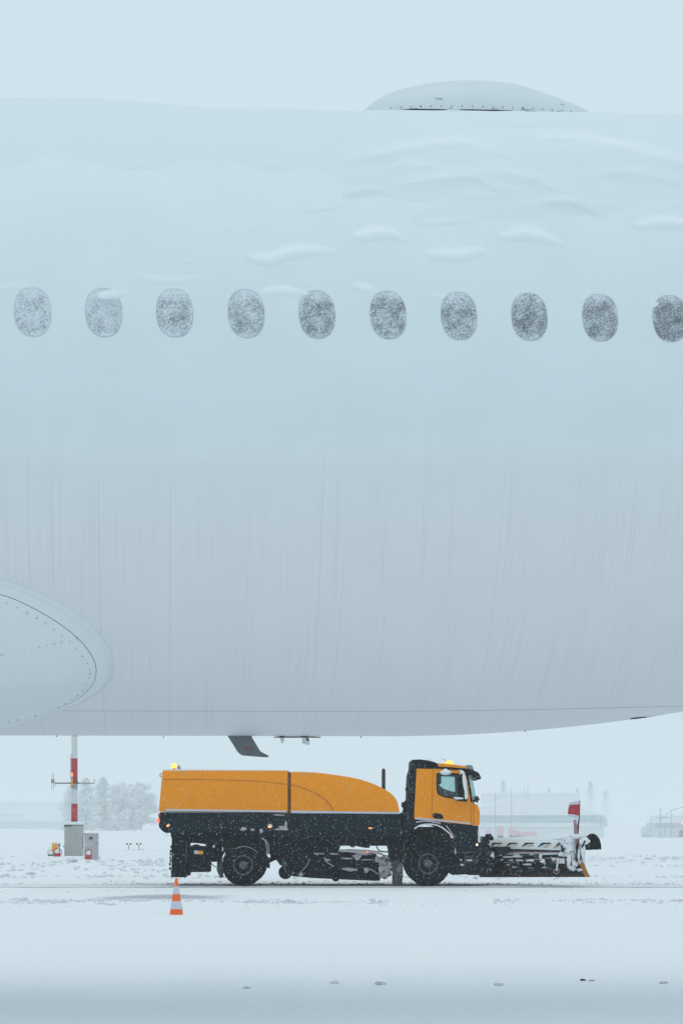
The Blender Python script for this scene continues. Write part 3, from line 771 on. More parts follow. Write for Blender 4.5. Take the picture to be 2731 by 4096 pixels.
# ------------------------------------------------------------------ snowplow truck
YT = 57.1
def q2(l, ox_=0.0, oy_=0.0, k=1.0, Y=YT): return [(P(ox_ + u / k, oy_ + v / k, Y).x, P(ox_ + u / k, oy_ + v / k, Y).z) for u, v in l]
qa = lambda l, Y=YT: q2(l, 580, 2960, 2.24, Y)
qb = lambda l, Y=YT: q2(l, 1180, 2960, 2.24, Y)
qc = lambda l, Y=YT: q2(l, 1780, 2960, 2.24, Y)
qf = lambda l, Y=YT: q2(l, 1600, 3020, 4.3556, Y)
qg = lambda l, Y=YT: q2(l, 1880, 3280, 2.7034, Y)
qs = lambda l, Y=YT: q2(l, 620, 3320, 3.136, Y)
qm = lambda l, Y=YT: q2(l, 1080, 3340, 2.7034, Y)
def v3(p2, y): return Vector((p2[0], y, p2[1]))
def cr(pts, n=6):
    out = []; p = [Vector(q) for q in pts]
    for i in range(len(p) - 1):
        a, b_, c_, d_ = p[max(i - 1, 0)], p[i], p[i + 1], p[min(i + 2, len(p) - 1)]
        for j in range(n):
            t = j / n
            out.append(.5 * ((2 * b_) + (c_ - a) * t + (2 * a - 5 * b_ + 4 * c_ - d_) * t * t + (3 * b_ - a - 3 * c_ + d_) * t ** 3))
    out.append(p[-1]); return [tuple(q) for q in out]
truck = thing('snowplow_truck', (P(1340, 0, YT).x, YT + 1.2, 0), 'yellow and black airport snow sweeper truck with front plow driving right', 'truck')
def part(name, poly, y0, y1, m, bevel=0.0, parent=None, seg=2, smooth=None):
    return MB().prism(poly, YT + y0, YT + y1, bevel, seg).build(name, m, parent or truck, smooth)
# hopper
rear = part('hopper_body', qa([(122, 640), (156, 272), (1281, 274), (1281, 652), (700, 646)]), .02, 2.48, 'yellow_paint', .045, smooth=.6)
fr_top = cr(qb([(-38, 284), (0, 285), (100, 287), (200, 292), (400, 318), (550, 345), (680, 385), (780, 430), (860, 480), (905, 535), (925, 590), (937, 664)]), 4)
hood = part('hopper_hood', fr_top + qb([(-38, 655)]), .02, 2.48, 'yellow_paint', .05, smooth=.6)
part('hopper_gap', qa([(1282, 292), (1303, 292), (1303, 655), (1282, 655)]), .03, 2.47, 'strap_brown', .0)
part('snow_cover', qa([(158, 272), (165, 262), (400, 260), (800, 264), (1275, 266), (1287, 276), (1281, 283), (700, 276), (300, 279), (240, 285), (180, 277)]), .06, 2.44, 'snow_soft', .015)
part('reflective_stripe', qa([(186, 618), (1268, 632), (1268, 647), (186, 635)]), .012, .03, 'stripe_white', 0, rear)
part('reflective_stripe', qb([(-32, 632), (500, 640), (935, 645), (935, 662), (500, 658), (-32, 655)]), .012, .03, 'stripe_white', 0, hood)
cv = cr(qa([(160, 350), (500, 353), (800, 360), (1050, 372), (1180, 385), (1278, 398)]), 4)
MB().tube([v3(p, YT + .017) for p in cv], .013, 6).build('body_crease', 'yellow_crease_shade', rear)
cv = cr(qb([(-36, 400), (0, 408), (60, 425), (120, 448), (200, 487), (270, 538), (320, 590), (345, 636)]), 4)
MB().tube([v3(p, YT + .017) for p in cv], [.016] * 8 + [.02] * (len(cv) - 8), 6).build('body_crease', 'yellow_crease_shade', hood)
MB().tube([v3(p, YT + .03) for p in qa([(150, 300), (136, 305), (136, 325), (148, 330)])], .012, 6).build('latch', 'steel_dark', rear)
# skirt and chassis
skirt = part('side_skirt', qa([(134, 645), (1000, 651)]) + qb([(300, 660), (945, 662), (950, 870), (0, 880)]) + qa([(1080, 868), (1040, 845), (700, 838), (225, 832), (180, 832), (150, 810), (126, 780), (122, 700)]), .0, 2.5, 'navy_black', .03)
part('skirt_rail', qb([(-200, 880), (945, 872), (945, 945), (-200, 940)]), .12, 2.3, 'chassis_black', .02)
part('chassis_frame', qa([(230, 832), (1340, 835)]) + qb([(930, 870), (930, 950), (0, 950)]) + qa([(1200, 960), (700, 960), (450, 925), (230, 925)]), .45, 2.05, 'chassis_black', .01)
mb = MB()
for u in (330, 480, 640, 800, 900, 960, 1150, 1240): mb.prism(qa([(u, 822), (u + 10, 822), (u + 6, 848 + (u % 7) * 3)]), YT + .02, YT + .04)
for u in (185, 200, 545, 560, 470): mb.prism(qa([(u, 830 if u < 300 else 1180), (u + 8, 830 if u < 300 else 1180), (u + 5, 868 if u < 300 else 1208)]), YT + .02, YT + .04)
stuff(mb.build('icicle_row', 'slush', truck))
mb = MB()
for u0, v0, ru, rv_ in ((880, 798, 28, 14), (965, 803, 20, 10), (1040, 815, 14, 20), (1240, 790, 38, 22), (1190, 800, 30, 8), (1262, 760, 14, 30), (1200, 672, 50, 6)):
    c_ = qa([(u0, v0)])[0]; mb.lump((c_[0], YT + .0, c_[1]), (ru / 336, .012, rv_ / 336), .5, 2, u0, 2.5)
stuff(mb.build('caked_snow', 'dirty_snow', skirt))
# hanging things at the rear
part('rear_curtain', qs([(210, 30), (365, 30), (372, 300), (378, 420), (372, 596), (205, 594), (208, 300)]), .05, 2.4, 'chassis_black', .02)
part('rear_bracket', qs([(190, 20), (245, 20), (240, 100), (200, 98)]), .1, 2.3, 'chassis_black', .01)
mb = MB()
for k, (u, v) in enumerate([(200, 215), (190, 270), (186, 310), (183, 350), (188, 390), (180, 430), (182, 480)]):
    c_ = qs([(u, v)])[0]; mb.lump((c_[0], YT + .25, c_[1]), (.028, .04, .05), .5, 1, k)
stuff(mb.build('hanging_chain', 'chassis_black', truck))
part('rear_support', qs([(192, 510), (204, 510), (204, 610), (196, 612)]), .2, .3, 'pipe_brown', 0)
part('rear_support', qs([(366, 560), (380, 480), (385, 600), (368, 612)]), .2, .3, 'pipe_brown', 0)
pp = [v3(p, YT + .22) for p in qs([(405, 60), (408, 300), (420, 500), (430, 540)])]
MB().tube(pp, [.05, .055, .09, .07], 10).build('suction_pipe', 'chassis_black', truck)
part('front_pipe_bracket', qs([(385, 140), (402, 140), (402, 420), (388, 420)]), .1, .2, 'pipe_brown', 0)
bx_ = part('equipment_box', qs([(440, 200), (500, 180), (560, 205), (682, 205), (682, 530), (440, 530)]), .08, .9, 'chassis_black', .02)
part('hazard_sticker', qs([(492, 256), (536, 258), (536, 302), (490, 302)]), .072, .082, 'stripe_white', 0, bx_)
part('hazard_sticker', qs([(537, 260), (602, 264), (602, 306), (537, 303)]), .072, .082, 'lamp_yellow', 0, bx_)
part('air_tank', qs([(600, 60), (830, 60), (820, 400), (700, 402), (680, 380)]), .12, .8, 'chassis_black', .04)
part('data_plate', qs([(724, 190), (748, 190), (748, 222), (724, 222)]), .11, .13, 'stripe_white', 0)
part('mudflap', qs([(775, 402), (840, 290), (830, 400), (835, 480), (848, 600), (808, 602), (770, 500)]), .15, .55, 'flap_dirty', .01)
MB().tube([v3(p, YT + .2) for p in cr(qs([(685, 390), (710, 430), (740, 458), (770, 468)]), 3)], .012, 6).build('brake_hose', 'rubber_black', truck)
# wheels
def wheel(px, py, r, y0, rr, name='wheel', width=.34, parent=truck):
    c_ = P(px, py, YT); cz = r + .0; x0 = c_.x
    e = sub_empty(name, (x0, YT + y0 + width / 2, cz), parent)
    prof = [(0.02, rr), (0.0, rr + .05), (0.0, r - .12), (.03, r - .03), (.06, r - .004), (width - .06, r - .004), (width - .03, r - .03), (width, r - .12), (width, rr)]
    MB().lathe(prof, (x0, YT + y0, cz), 'Y', 56, .010).build('tyre', 'tyre_rubber', e, .7)
    prof = [(width * .95, .03), (width * .9, rr), (.02, rr - .002), (-.004, rr - .012), (.012, rr - .035), (.07, rr * .78), (.085, rr * .62), (.05, rr * .5), (.02, rr * .42), (-.01, rr * .34), (-.03, rr * .28), (-.035, .02)]
    rm = MB().lathe(prof, (x0, YT + y0, cz), 'Y', 40)
    for k in range(10):
        a = 2 * math.pi * k / 10; rm.lathe([(.03, .016), (.075, .016)], (x0 + rr * .55 * math.cos(a), YT + y0 - .005, cz + rr * .55 * math.sin(a)), 'Y', 6)
    rm.build('rim', 'rim_grey', e, .7)
for y0 in (.0, 2.12):
    wheel(972.5, 3469, .563, y0, .268); wheel(1711, 3469, .60, y0, .275)
MB().tube([v3((P(972.5, 0, YT).x, .56), YT + .2), v3((P(972.5, 0, YT).x, .56), YT + 2.3)], .11, 10).build('axle', 'chassis_black', truck)
MB().tube([v3((P(1711, 0, YT).x, .58), YT + .2), v3((P(1711, 0, YT).x, .58), YT + 2.3)], .11, 10).build('axle', 'chassis_black', truck)
def fender(pxc, pyc, a0, a1, r0, r1, y0, y1, m, name, parent=truck, n=24):
    c_ = P(pxc, pyc, YT); mb = MB(); pts = []
    for k in range(n + 1):
        a = R_(a0 + (a1 - a0) * k / n); pts.append((c_.x + r1 * math.cos(a), c_.z + r1 * math.sin(a)))
    for k in range(n + 1):
        a = R_(a1 + (a0 - a1) * k / n); pts.append((c_.x + r0 * math.cos(a), c_.z + r0 * math.sin(a)))
    return mb.prism(pts, YT + y0, YT + y1).build(name, m, parent)
fender(972.5, 3469, -2, 172, .64, .70, .02, .5, 'chassis_black', 'wheel_arch')
part('arch_filler', qs([(830, 60), (1440, 60), (1440, 310), (1380, 300), (1300, 290), (850, 290)]), .3, 2.2, 'chassis_black', 0)
mb = MB(); mb.tube([v3(p, YT + .03) for p in cr(qs([(1330, 100), (1375, 130), (1400, 200), (1408, 300)]), 4)], .012, 6)
mb.tube([v3(p, YT + .03) for p in cr(qs([(1390, 120), (1425, 200), (1425, 310)]), 4)], .010, 6)
mb.tube([v3(p, YT - .01) for p in cr(qs([(1000, 240), (1060, 215), (1130, 208), (1230, 240), (1290, 285)]), 4)], .006, 6)
stuff(mb.build('caked_snow', 'dirty_snow', truck))
part('tow_bracket', qs([(1345, 370), (1400, 340), (1440, 350), (1500, 310), (1568, 310), (1568, 345), (1500, 380), (1380, 440), (1362, 440)]), .2, .4, 'chassis_black', .01)
part('air_valve', qs([(1365, 340), (1400, 335), (1420, 360), (1380, 385)]), .15, .25, 'chassis_black', .01)
# sweeper between the axles
part('sweeper_housing', qm([(60, 30), (760, 120), (740, 180), (1140, 200), (1205, 300), (1165, 400), (1190, 470), (1190, 495), (1160, 500), (800, 485), (500, 470), (240, 450), (120, 330), (60, 270), (0, 300), (0, 30)]), .2, 2.2, 'chassis_black', .02)
part('sweeper_shelf', qm([(740, 180), (740, 165), (870, 160), (1000, 165), (1180, 180), (1260, 230), (1180, 215), (1100, 198), (990, 212), (890, 190)]), .1, 1.2, 'dirty_snow', .01)
mb = MB()
for u0, v0, ru, rv_ in ((1240, 380, 70, 85), (1290, 330, 55, 60), (1225, 300, 60, 40), (1250, 250, 60, 30), (1215, 430, 35, 40)):
    c_ = qm([(u0, v0)])[0]; mb.lump((c_[0], YT + .35, c_[1]), (ru / 405, .35, rv_ / 405), .35, 3, u0, 2.5)
stuff(mb.build('packed_snow', 'dirty_snow', truck))
mb = MB()
for u0, v0, ru, rv_ in ((940, 235, 42, 30), (1040, 385, 22, 26), (870, 375, 80, 18), (690, 205, 40, 8), (520, 203, 50, 8), (1160, 265, 22, 35), (1000, 210, 90, 9), (820, 255, 60, 8), (620, 270, 30, 10), (240, 415, 22, 12), (330, 430, 20, 20), (1060, 270, 70, 7)):
    c_ = qm([(u0, v0)])[0]; mb.lump((c_[0], YT + .19, c_[1]), (ru / 405, .03, rv_ / 405), .6, 2, u0, 2.8)
mb.tube([v3(p, YT + .19) for p in cr(qm([(585, 245), (610, 290), (650, 320), (690, 340)]), 3)], .014, 6)
mb.tube([v3(p, YT + .19) for p in cr(qm([(160, 290), (200, 370), (250, 410)]), 3)], .014, 6)
mb.tube([v3(p, YT + .19) for p in cr(qm([(430, 260), (390, 340), (320, 410)]), 3)], .010, 6)
mb.tube([v3(p, YT + .19) for p in cr(qm([(1060, 360), (1120, 390), (1170, 430)]), 3)], .012, 6)
stuff(mb.build('caked_snow', 'dirty_snow', truck))
part('warning_board', qm([(860, 118), (1088, 118), (1088, 152), (1030, 152), (930, 130), (905, 150), (870, 140)]), 2.25, 2.3, 'red_faded', 0)
part('warning_board', qm([(600, 110), (770, 112), (770, 124), (610, 122)]), .30, .34, 'red_faded', 0)
for u0, v0, r in ((165, 405, .185), (708, 462, .105)):
    c_ = qm([(u0, v0)])[0]
    MB().lathe([(0, r * .4), (-.01, r * .75), (.0, r * .95), (.03, r), (.12, r), (.15, r * .9), (.15, r * .3)], (c_[0], YT + .12, c_[1]), 'Y', 28).build('castor_wheel', 'tyre_rubber', truck, .7)
mb = MB(); a_, b_ = qm([(72, 265), (115, 330)]); mb.tube([v3(a_, YT + .16), v3(b_, YT + .16)], .018, 6)
a_, b_ = qm([(130, 250), (170, 400)]); mb.tube([v3(a_, YT + .1), v3(b_, YT + .1)], .03, 6)
mb.build('castor_strut', 'steel_dark', truck)
MB().tube([v3(p, YT + .3) for p in cr(qm([(1150, 110), (1165, 150), (1200, 178), (1280, 186)]), 4)], .016, 6).build('hydraulic_hose', 'rubber_black', truck)
part('side_panel', qm([(1245, -10), (1440, -10), (1440, 230), (1420, 240), (1320, 280), (1290, 250), (1275, 150)]), .05, 1.0, 'chassis_black', .01)
part('mudflap', qm([(1290, 250), (1420, 240), (1440, 300), (1436, 440), (1425, 555), (1322, 558), (1322, 400)]), .08, .5, 'flap_dirty', .012)
# exhaust
MB().tube([v3(p, YT + .5) for p in qb([(795, 480), (795, 300), (795, 262), (795, 252)])], [.05, .05, .047, .025], 12).build('exhaust_stack', 'pipe_brown', truck, 1.0)
# cab
W1 = 2.45
win = qf([(640, 340), (655, 325), (800, 322), (1010, 335), (1098, 345), (1120, 500), (1142, 735), (1100, 750), (930, 748), (800, 730), (720, 708), (665, 675), (645, 620)])
side_out = qf([(240, 1118), (285, 233), (286, 150), (640, 142), (900, 162), (1145, 197), (1170, 260), (1112, 290), (1145, 360), (1165, 430), (1218, 760), (1225, 815), (1275, 850), (1340, 862), (1372, 930), (1385, 1010), (1380, 1195), (1362, 1235), (1225, 1217)])
csd = MB().plate(side_out, [win], YT, YT + .05).build('cab_side', 'yellow_paint', truck)
farw = qf([(712, 372), (890, 378), (945, 385), (955, 645), (890, 632), (800, 605), (735, 578), (672, 518), (716, 490)], YT + 2.42)
far_out = [(x_, z_) for x_, z_ in side_out]
MB().plate(far_out, [farw], YT + W1 - .05, YT + W1).build('cab_side', 'yellow_paint', truck)
part('cab_roof', qf([(286, 152), (640, 143), (900, 163), (1145, 198), (1140, 228), (640, 175), (286, 182)]), .051, W1 - .051, 'yellow_paint', 0)
part('cab_rear_wall', qf([(262, 1100), (300, 190), (325, 190), (290, 1100)]), .051, W1 - .051, 'rubber_black', 0)
part('cab_floor', qf([(290, 1080), (1225, 1180), (1360, 1200), (1360, 1225), (1225, 1210), (290, 1110)]), .051, W1 - .051, 'rubber_black', 0)
part('front_panel', qf([(1276, 852), (1338, 864), (1370, 930), (1383, 1010), (1378, 1193), (1360, 1228), (1320, 1215), (1330, 960)]), .051, W1 - .051, 'yellow_paint', 0)
part('dashboard', qf([(1060, 800), (1200, 790), (1290, 830), (1320, 960), (1320, 1150), (1150, 1150), (1100, 960)]), .06, W1 - .06, 'rubber_black', .01)
part('driver_seat', qf([(560, 1050), (560, 560), (590, 500), (640, 520), (660, 860), (880, 880), (900, 960), (880, 1060)]), 1.45, 2.0, 'rubber_black', .03)
MB().plate(far_out, [farw], YT + W1 - .062, YT + W1 - .052).build('interior_trim', 'rubber_black', truck)
MB().prism(win, YT + .016, YT + .028).build('door_glass', 'cab_glass', csd)
mb = MB(); mb.tube([v3(p, YT - .002) for p in win + win[:1]], .020, 6); mb.build('window_rubber', 'rubber_black', csd)
MB().prism(farw, YT + W1 - .03, YT + W1 - .02).build('door_glass', 'cab_glass', truck)
part('a_pillar', qf([(1112, 285), (1178, 300), (1190, 350), (1225, 560), (1268, 812), (1228, 812), (1218, 760), (1168, 430), (1145, 355)]), -.006, .06, 'rubber_black', 0)
part('a_pillar', qf([(1112, 285), (1178, 300), (1190, 350), (1225, 560), (1268, 812), (1228, 812), (1218, 760), (1168, 430), (1145, 355)]), W1 - .06, W1 + .006, 'rubber_black', 0)
part('windscreen', qf([(1182, 348), (1240, 345), (1262, 450), (1312, 722), (1305, 760), (1268, 800), (1228, 560)]), .0, .012, 'screen_glass', 0)
part('windscreen', qf([(1238, 345), (1246, 345), (1268, 450), (1318, 722), (1310, 722), (1260, 450)]), .013, W1 - .013, 'screen_glass', 0)
part('roof_trim', qf([(286, 214), (560, 214), (680, 203), (900, 213), (1165, 238), (1195, 262), (1178, 300), (1112, 286), (1020, 268), (800, 250), (640, 242), (286, 236)]), -.008, .004, 'rubber_black', 0)
defl = part('roof_deflector', qf([(190, 240), (198, 85), (230, 78), (350, 75), (480, 90), (560, 110), (630, 135), (655, 165), (680, 210), (600, 215), (286, 234)]), -.012, W1 + .012, 'black_snowy', .02)
mb = MB()
for k in range(22):
    u = 300 + k * 16; a_, b_ = qf([(u, 100 + max(0, u - 450) * .22), (u + 22, 205)]); mb.tube([v3(a_, YT - .012), v3(b_, YT - .012)], .006, 5)
mb.build('grille_rib', 'chassis_black', defl)
part('cab_back_panel', qf([(188, 240), (284, 236), (250, 700), (238, 1020), (250, 1118), (262, 1175), (80, 1200), (60, 1010), (130, 900), (142, 700), (148, 480), (157, 330)]), -.004, W1, 'black_snowy', .01)
mb = MB()
mb.prism(qf([(95, 575), (130, 548), (150, 560), (150, 600), (110, 630), (97, 615)]), YT + .1, YT + .5, .01)
mb.prism(qf([(36, 822), (80, 815), (85, 795), (150, 790), (150, 1010), (60, 1010), (62, 910), (38, 908)]), YT + .15, YT + .9, .015)
mb.prism(qf([(-20, 1010), (150, 1005), (150, 1250), (-60, 1250)]), YT + .1, YT + 1.9, .01)
mb.build('air_intake', 'black_snowy', truck)
part('door_seam', qf([(567, 240), (571, 240), (549, 1140), (544, 1140)]), -.003, .003, 'rubber_black', 0, csd)
part('door_seam', qf([(1222, 815), (1228, 815), (1236, 1215), (1231, 1215)]), -.003, .003, 'rubber_black', 0, csd)
part('door_seam', qf([(1272, 860), (1278, 860), (1281, 1212), (1275, 1212)]), -.003, .003, 'rubber_black', 0, csd)
part('door_handle', cr(qf([(600, 1012), (700, 1025), (735, 1050), (748, 1085), (740, 1110), (660, 1110), (595, 1100), (568, 1072), (566, 1040), (600, 1012)]), 2)[:-1], -.025, .002, 'rubber_black', .008, csd)
part('reflective_stripe', qf([(258, 1090), (545, 1113), (900, 1145), (1224, 1182), (1224, 1207), (900, 1172), (545, 1140), (258, 1118)]), -.004, .003, 'stripe_white', 0, csd)
# mirrors
mir = part('wing_mirror', cr(qf([(1022, 345), (1075, 335), (1120, 420), (1135, 600), (1150, 740), (1100, 745), (1050, 745), (1020, 640), (1014, 480), (1022, 345)]), 3)[:-1], -.34, -.22, 'rubber_black', .02)
part('snow_crust', cr(qf([(1075, 330), (1110, 345), (1135, 450), (1150, 600), (1160, 720), (1145, 770), (1110, 760), (1105, 640), (1085, 560), (1068, 420), (1075, 330)]), 3)[:-1], -.36, -.24, 'snow_soft', .02, mir, smooth=.8)
part('snow_crust', cr(qf([(1015, 265), (1060, 268), (1100, 300), (1110, 335), (1070, 325), (1020, 350), (1040, 310), (1015, 265)]), 3)[:-1], -.36, -.2, 'snow_soft', .015, mir, smooth=.8)
part('lower_mirror', qf([(930, 740), (1000, 740), (1150, 735), (1158, 780), (1150, 818), (1000, 800), (955, 785)]), -.34, -.12, 'rubber_black', .01, mir)
part('snow_crust', qf([(915, 735), (1000, 738), (1090, 748), (1085, 770), (960, 778), (925, 752)]), -.36, -.25, 'snow_soft', .01, mir)
MB().tube([v3(p, YT + y_) for p, y_ in zip(qf([(1080, 320), (1100, 318), (1120, 310)]), (-.28, -.15, .02))], .018, 6).build('mirror_arm', 'rubber_black', mir)
km = MB(); c_ = qf([(785, 307)])[0]; km.lump((c_[0], YT - .2, c_[1]), (.15, .10, .075), .12, 3, 5)
c_ = qf([(782, 268)])[0]; km.lump((c_[0], YT - .15, c_[1]), (.05, .10, .05), .12, 2, 6)
km.build('kerb_mirror', 'snow_soft', truck, 3.2)
# visor, roof light
part('roof_marker', qf([(1143, 180), (1165, 172), (1250, 170), (1290, 265), (1270, 275), (1150, 232)]), .05, W1 - .05, 'grey_plastic', .02)
part('sun_visor', cr(qf([(1165, 242), (1230, 250), (1300, 278), (1350, 300), (1380, 340), (1402, 385), (1398, 418), (1375, 422), (1340, 402), (1305, 390), (1300, 350), (1240, 340), (1180, 300), (1165, 242)]), 3)[:-1], -.02, W1 + .02, 'black_snowy', .015)
mb = MB()
for u0, v0, ru, rv_ in ((1340, 750, 42, 38), (1300, 740, 25, 25), (1370, 770, 18, 25), (1350, 800, 25, 28), (1300, 790, 30, 30)):
    c_ = qf([(u0, v0)])[0]; mb.lump((c_[0], YT + .3, c_[1]), (ru / 653, .2, rv_ / 653), .3, 2, u0)
mb.build('front_mirror', 'black_snowy', truck, 1.0)
# lower cab
part('lower_cab', qf([(50, 1240), (260, 1122), (540, 1142), (1225, 1220), (1362, 1238), (1345, 1394)]) + qc([(298, 860), (298, 1010), (285, 1200), (60, 1210), (45, 1000), (20, 870), (-30, 800), (-100, 765), (-200, 760), (-300, 800), (-330, 880), (-350, 1000)]), -.01, 2.45, 'navy_black', .02)
part('arch_filler', qb([(1010, 780), (1420, 780), (1420, 1120), (1000, 1120)]), .36, 2.1, 'chassis_black', 0)
part('step_box', qc([(30, 1010), (300, 1000), (290, 1190), (60, 1205)]), -.02, .3, 'plow_black', .015)
mb = MB()
mb.tube([v3(p, YT - .03) for p in cr(qf([(245, 1288), (330, 1232), (430, 1210), (540, 1208), (650, 1228), (750, 1280), (830, 1345), (880, 1394), (905, 1450)]), 3)], .020, 7)
mb.tube([v3(p, YT - .015) for p in cr(qf([(270, 1172), (400, 1152), (540, 1160), (700, 1192)]), 3)], .012, 7)
mb.tube([v3(p, YT - .02) for p in cr(qf([(800, 1230), (860, 1310), (900, 1375), (930, 1440)]), 3)], .010, 7)
mb.build('mudguard_edge', 'slush', truck)
fender(1711, 3469, 15, 168, .70, .78, -.03, .5, 'chassis_black', 'wheel_arch')
c_ = qc([(282, 835)])[0]; hl = MB().lump((c_[0], YT + .25, c_[1]), (.085, .22, .17), .12, 3, 3)
c_ = qc([(278, 900)])[0]; hl.lump((c_[0], YT + .25, c_[1]), (.09, .2, .06), .2, 2, 4); hl.build('headlight_snow', 'snow_soft', truck, 3.2)
c_ = qc([(276, 938)])[0]; MB().lump((c_[0] + .02, YT + .12, c_[1]), (.055, .16, .06), .05, 2).build('headlight', 'headlight_glow', truck, 3.2)
mb = MB()
for u0, v0, ru, rv_ in ((1285, 1375, 14, 10),):
    pass
for (u, v, ru, rv_) in ((270, 1235, 22, 12), (215, 1078, 26, 8), (420, 1035, 12, 22), (150, 1120, 18, 8), (300, 890, 12, 30), (90, 1000, 6, 30), (140, 1075, 8, 8)):
    c_ = qc([(u, v)])[0]; mb.lump((c_[0], YT - .02, c_[1]), (ru / 336, .04, rv_ / 336), .5, 2, u, 2.5)
stuff(mb.build('caked_snow', 'slush', truck))
# lamps
def dome(px, py, y, r, h, m, parent, name='beacon'):
    c_ = P(px, py, YT)
    return MB().lathe([(-h * .5, r), (0, r), (h * .35, r * .85), (h * .5, r * .4)], (c_.x, YT + y, c_.z), 'Z', 18).build(name, m, parent, 1.0)
c_ = qa([(250, 250)])[0]; MB().lathe([(-.05, .045), (.0, .045), (.02, .07)], (c_[0], YT + .5, c_[1]), 'Z', 14).build('beacon_base', 'rubber_black', truck)
dome(580 + 248 / 2.24, 2960 + 229 / 2.24, .5, .072, .125, 'beacon_glow', truck)
part('work_lamp', qa([(272, 255), (276, 222), (296, 222), (306, 258)]), .6, .75, 'grey_plastic', .01)
dome(1600 + 868 / 4.3556, 3020 + 124 / 4.3556, .5, .10, .10, 'beacon_glow', truck)
mb = MB(); a_, b_ = qf([(735, 42), (945, 142)]); mb.tube([v3(a_, YT + .8), v3(b_, YT + .8)], [.004, .009], 5); mb.build('whip_antenna', 'rubber_black', truck)
for u, v0, v1 in ((492, 60, 95), (541, 38, 105)):
    a_, b_ = qf([(u, v0), (u + 4, v1)]); MB().tube([v3(a_, YT + .6), v3(b_, YT + .6)], .005, 5).build('whip_antenna', 'rubber_black', truck)
for (fn, u, v, ru, rv_, mm) in ((qa, 205, 770, 10, 8, 'amber_glow'), (qa, 1117, 780, 14, 7, 'amber_glow'), (qb, 670, 790, 11, 6, 'amber_glow'), (qb, 1397, 868, 7, 7, 'amber_glow'),
                               (qb, 985, 1020, 7, 13, 'lamp_yellow'), (qb, 645, 1003, 6, 7, 'red_glow'), (qa, 122, 722, 12, 18, 'red_glow'), (qa, 130, 672, 10, 12, 'red_paint')):
    part('marker_lamp', fn([(u - ru, v - rv_), (u + ru, v - rv_), (u + ru, v + rv_), (u - ru, v + rv_)]), -.035 if fn is qb and u == 1397 else -.02, .06 if mm != 'red_glow' else .25, mm, .008)
mb = MB()
for (fn, u, v, r) in ((qa, 216, 760, 12), (qa, 1120, 768, 22), (qb, 690, 788, 8)):
    c_ = fn([(u, v)])[0]; mb.lump((c_[0], YT - .004, c_[1]), (r / 336, .02, r / 500), .4, 2, u)
stuff(mb.build('caked_snow', 'slush', truck))

# ---- front plow
E0 = Vector((P(2328, 0, 56.3).x, 56.3, 0)); DL = Vector((-.72, .694, 0)); NN = Vector((.694, .72, 0)); LEN = 3.75
prof = [(.30, .0), (.20, .10), (.10, .24), (.03, .42), (.0, .60), (.02, .76), (.08, .90), (.18, 1.02), (.32, 1.09), (.48, 1.10), (.62, 1.05), (.73, .95), (.78, .82), (.79, .70)]
def plow_pt(s, i, off=0.0):
    n_, z_ = prof[i]
    # normal offset away from the concave face
    a = Vector(prof[max(i - 1, 0)]); b_ = Vector(prof[min(i + 1, len(prof) - 1)]); tdir = (b_ - a).normalized(); nd = Vector((-tdir.y, tdir.x))
    n_ += nd.x * off; z_ += nd.y * off
    sc_ = 1 - .10 * s; zb_ = .285 - .08 * s
    p = E0 + DL * (LEN * s) + NN * n_
    return Vector((p.x, p.y, zb_ + z_ * sc_))
def plow_sheet(name, i0, i1, s0, s1, o0, o1, m, parent, ns=30):
    mb = MB(); A = []; B = []
    for a in range(ns + 1):
        s = s0 + (s1 - s0) * a / ns
        A.append([mb.bm.verts.new(plow_pt(s, i, o0)) for i in range(i0, i1 + 1)]); B.append([mb.bm.verts.new(plow_pt(s, i, o1)) for i in range(i0, i1 + 1)])
    n = i1 - i0
    for a in range(ns):
        for i in range(n):
            mb.face((A[a][i], A[a + 1][i], A[a + 1][i + 1], A[a][i + 1])); mb.face((B[a][i], B[a][i + 1], B[a + 1][i + 1], B[a + 1][i]))
        mb.face((A[a][0], B[a][0], B[a + 1][0], A[a + 1][0])); mb.face((A[a][n], A[a + 1][n], B[a + 1][n], B[a][n]))
    for a in (0, ns):
        for i in range(n): mb.face((A[a][i], A[a][i + 1], B[a][i + 1], B[a][i]))
    return mb.build(name, m, parent, .6)
blade = plow_sheet('plow_blade', 0, len(prof) - 1, 0, 1, 0, .025, 'plow_black', truck)
plow_sheet('curl_inside', 8, len(prof) - 1, -.004, .25, -.012, -.002, 'rubber_black', blade)  # black sheet over the inside of the curl
plow_sheet('blade_snow', 4, 9, .0, 1, .026, .06, 'snow_soft', blade)
plow_sheet('wear_edge', 0, 3, -.006, .03, -.006, .031, 'wear_yellow', blade)
plow_sheet('cutting_edge', 0, 1, .031, 1, -.006, .031, 'rust_edge', blade)
# ribs, slots and beam on the back of the blade (given at the depth of the blade's back there)
def by(px):     # depth of the blade's back plane at this pixel column
    t = (px - CX) / F
    s = (E0.x - t * E0.y) / (-DL.x * LEN + t * DL.y * LEN)
    return E0.y + DL.y * LEN * s
def gp(u, v, dy=0.0):
    px = 1880 + u / 2.7034; Y = by(px) - dy
    return P(px, 3280 + v / 2.7034, Y)
def gprism(poly, dy, th, m, name, parent=blade, bevel=0.0):
    mb = MB(); b = bmesh.new(); n = len(poly)
    a = [b.verts.new(gp(u, v, dy)) for u, v in poly]; c = [b.verts.new(gp(u, v, dy) + Vector((0, th, 0))) for u, v in poly]
    b.faces.new(a); b.faces.new(c[::-1])
    for i in range(n): b.faces.new((a[(i + 1) % n], a[i], c[i], c[(i + 1) % n]))
    bmesh.ops.recalc_face_normals(b, faces=b.faces)
    if bevel: bmesh.ops.bevel(b, geom=b.edges[:], offset=bevel, segments=2, affect='EDGES', clamp_overlap=True)
    mb.merge(b); return mb.build(name, m, parent)
mb = MB()
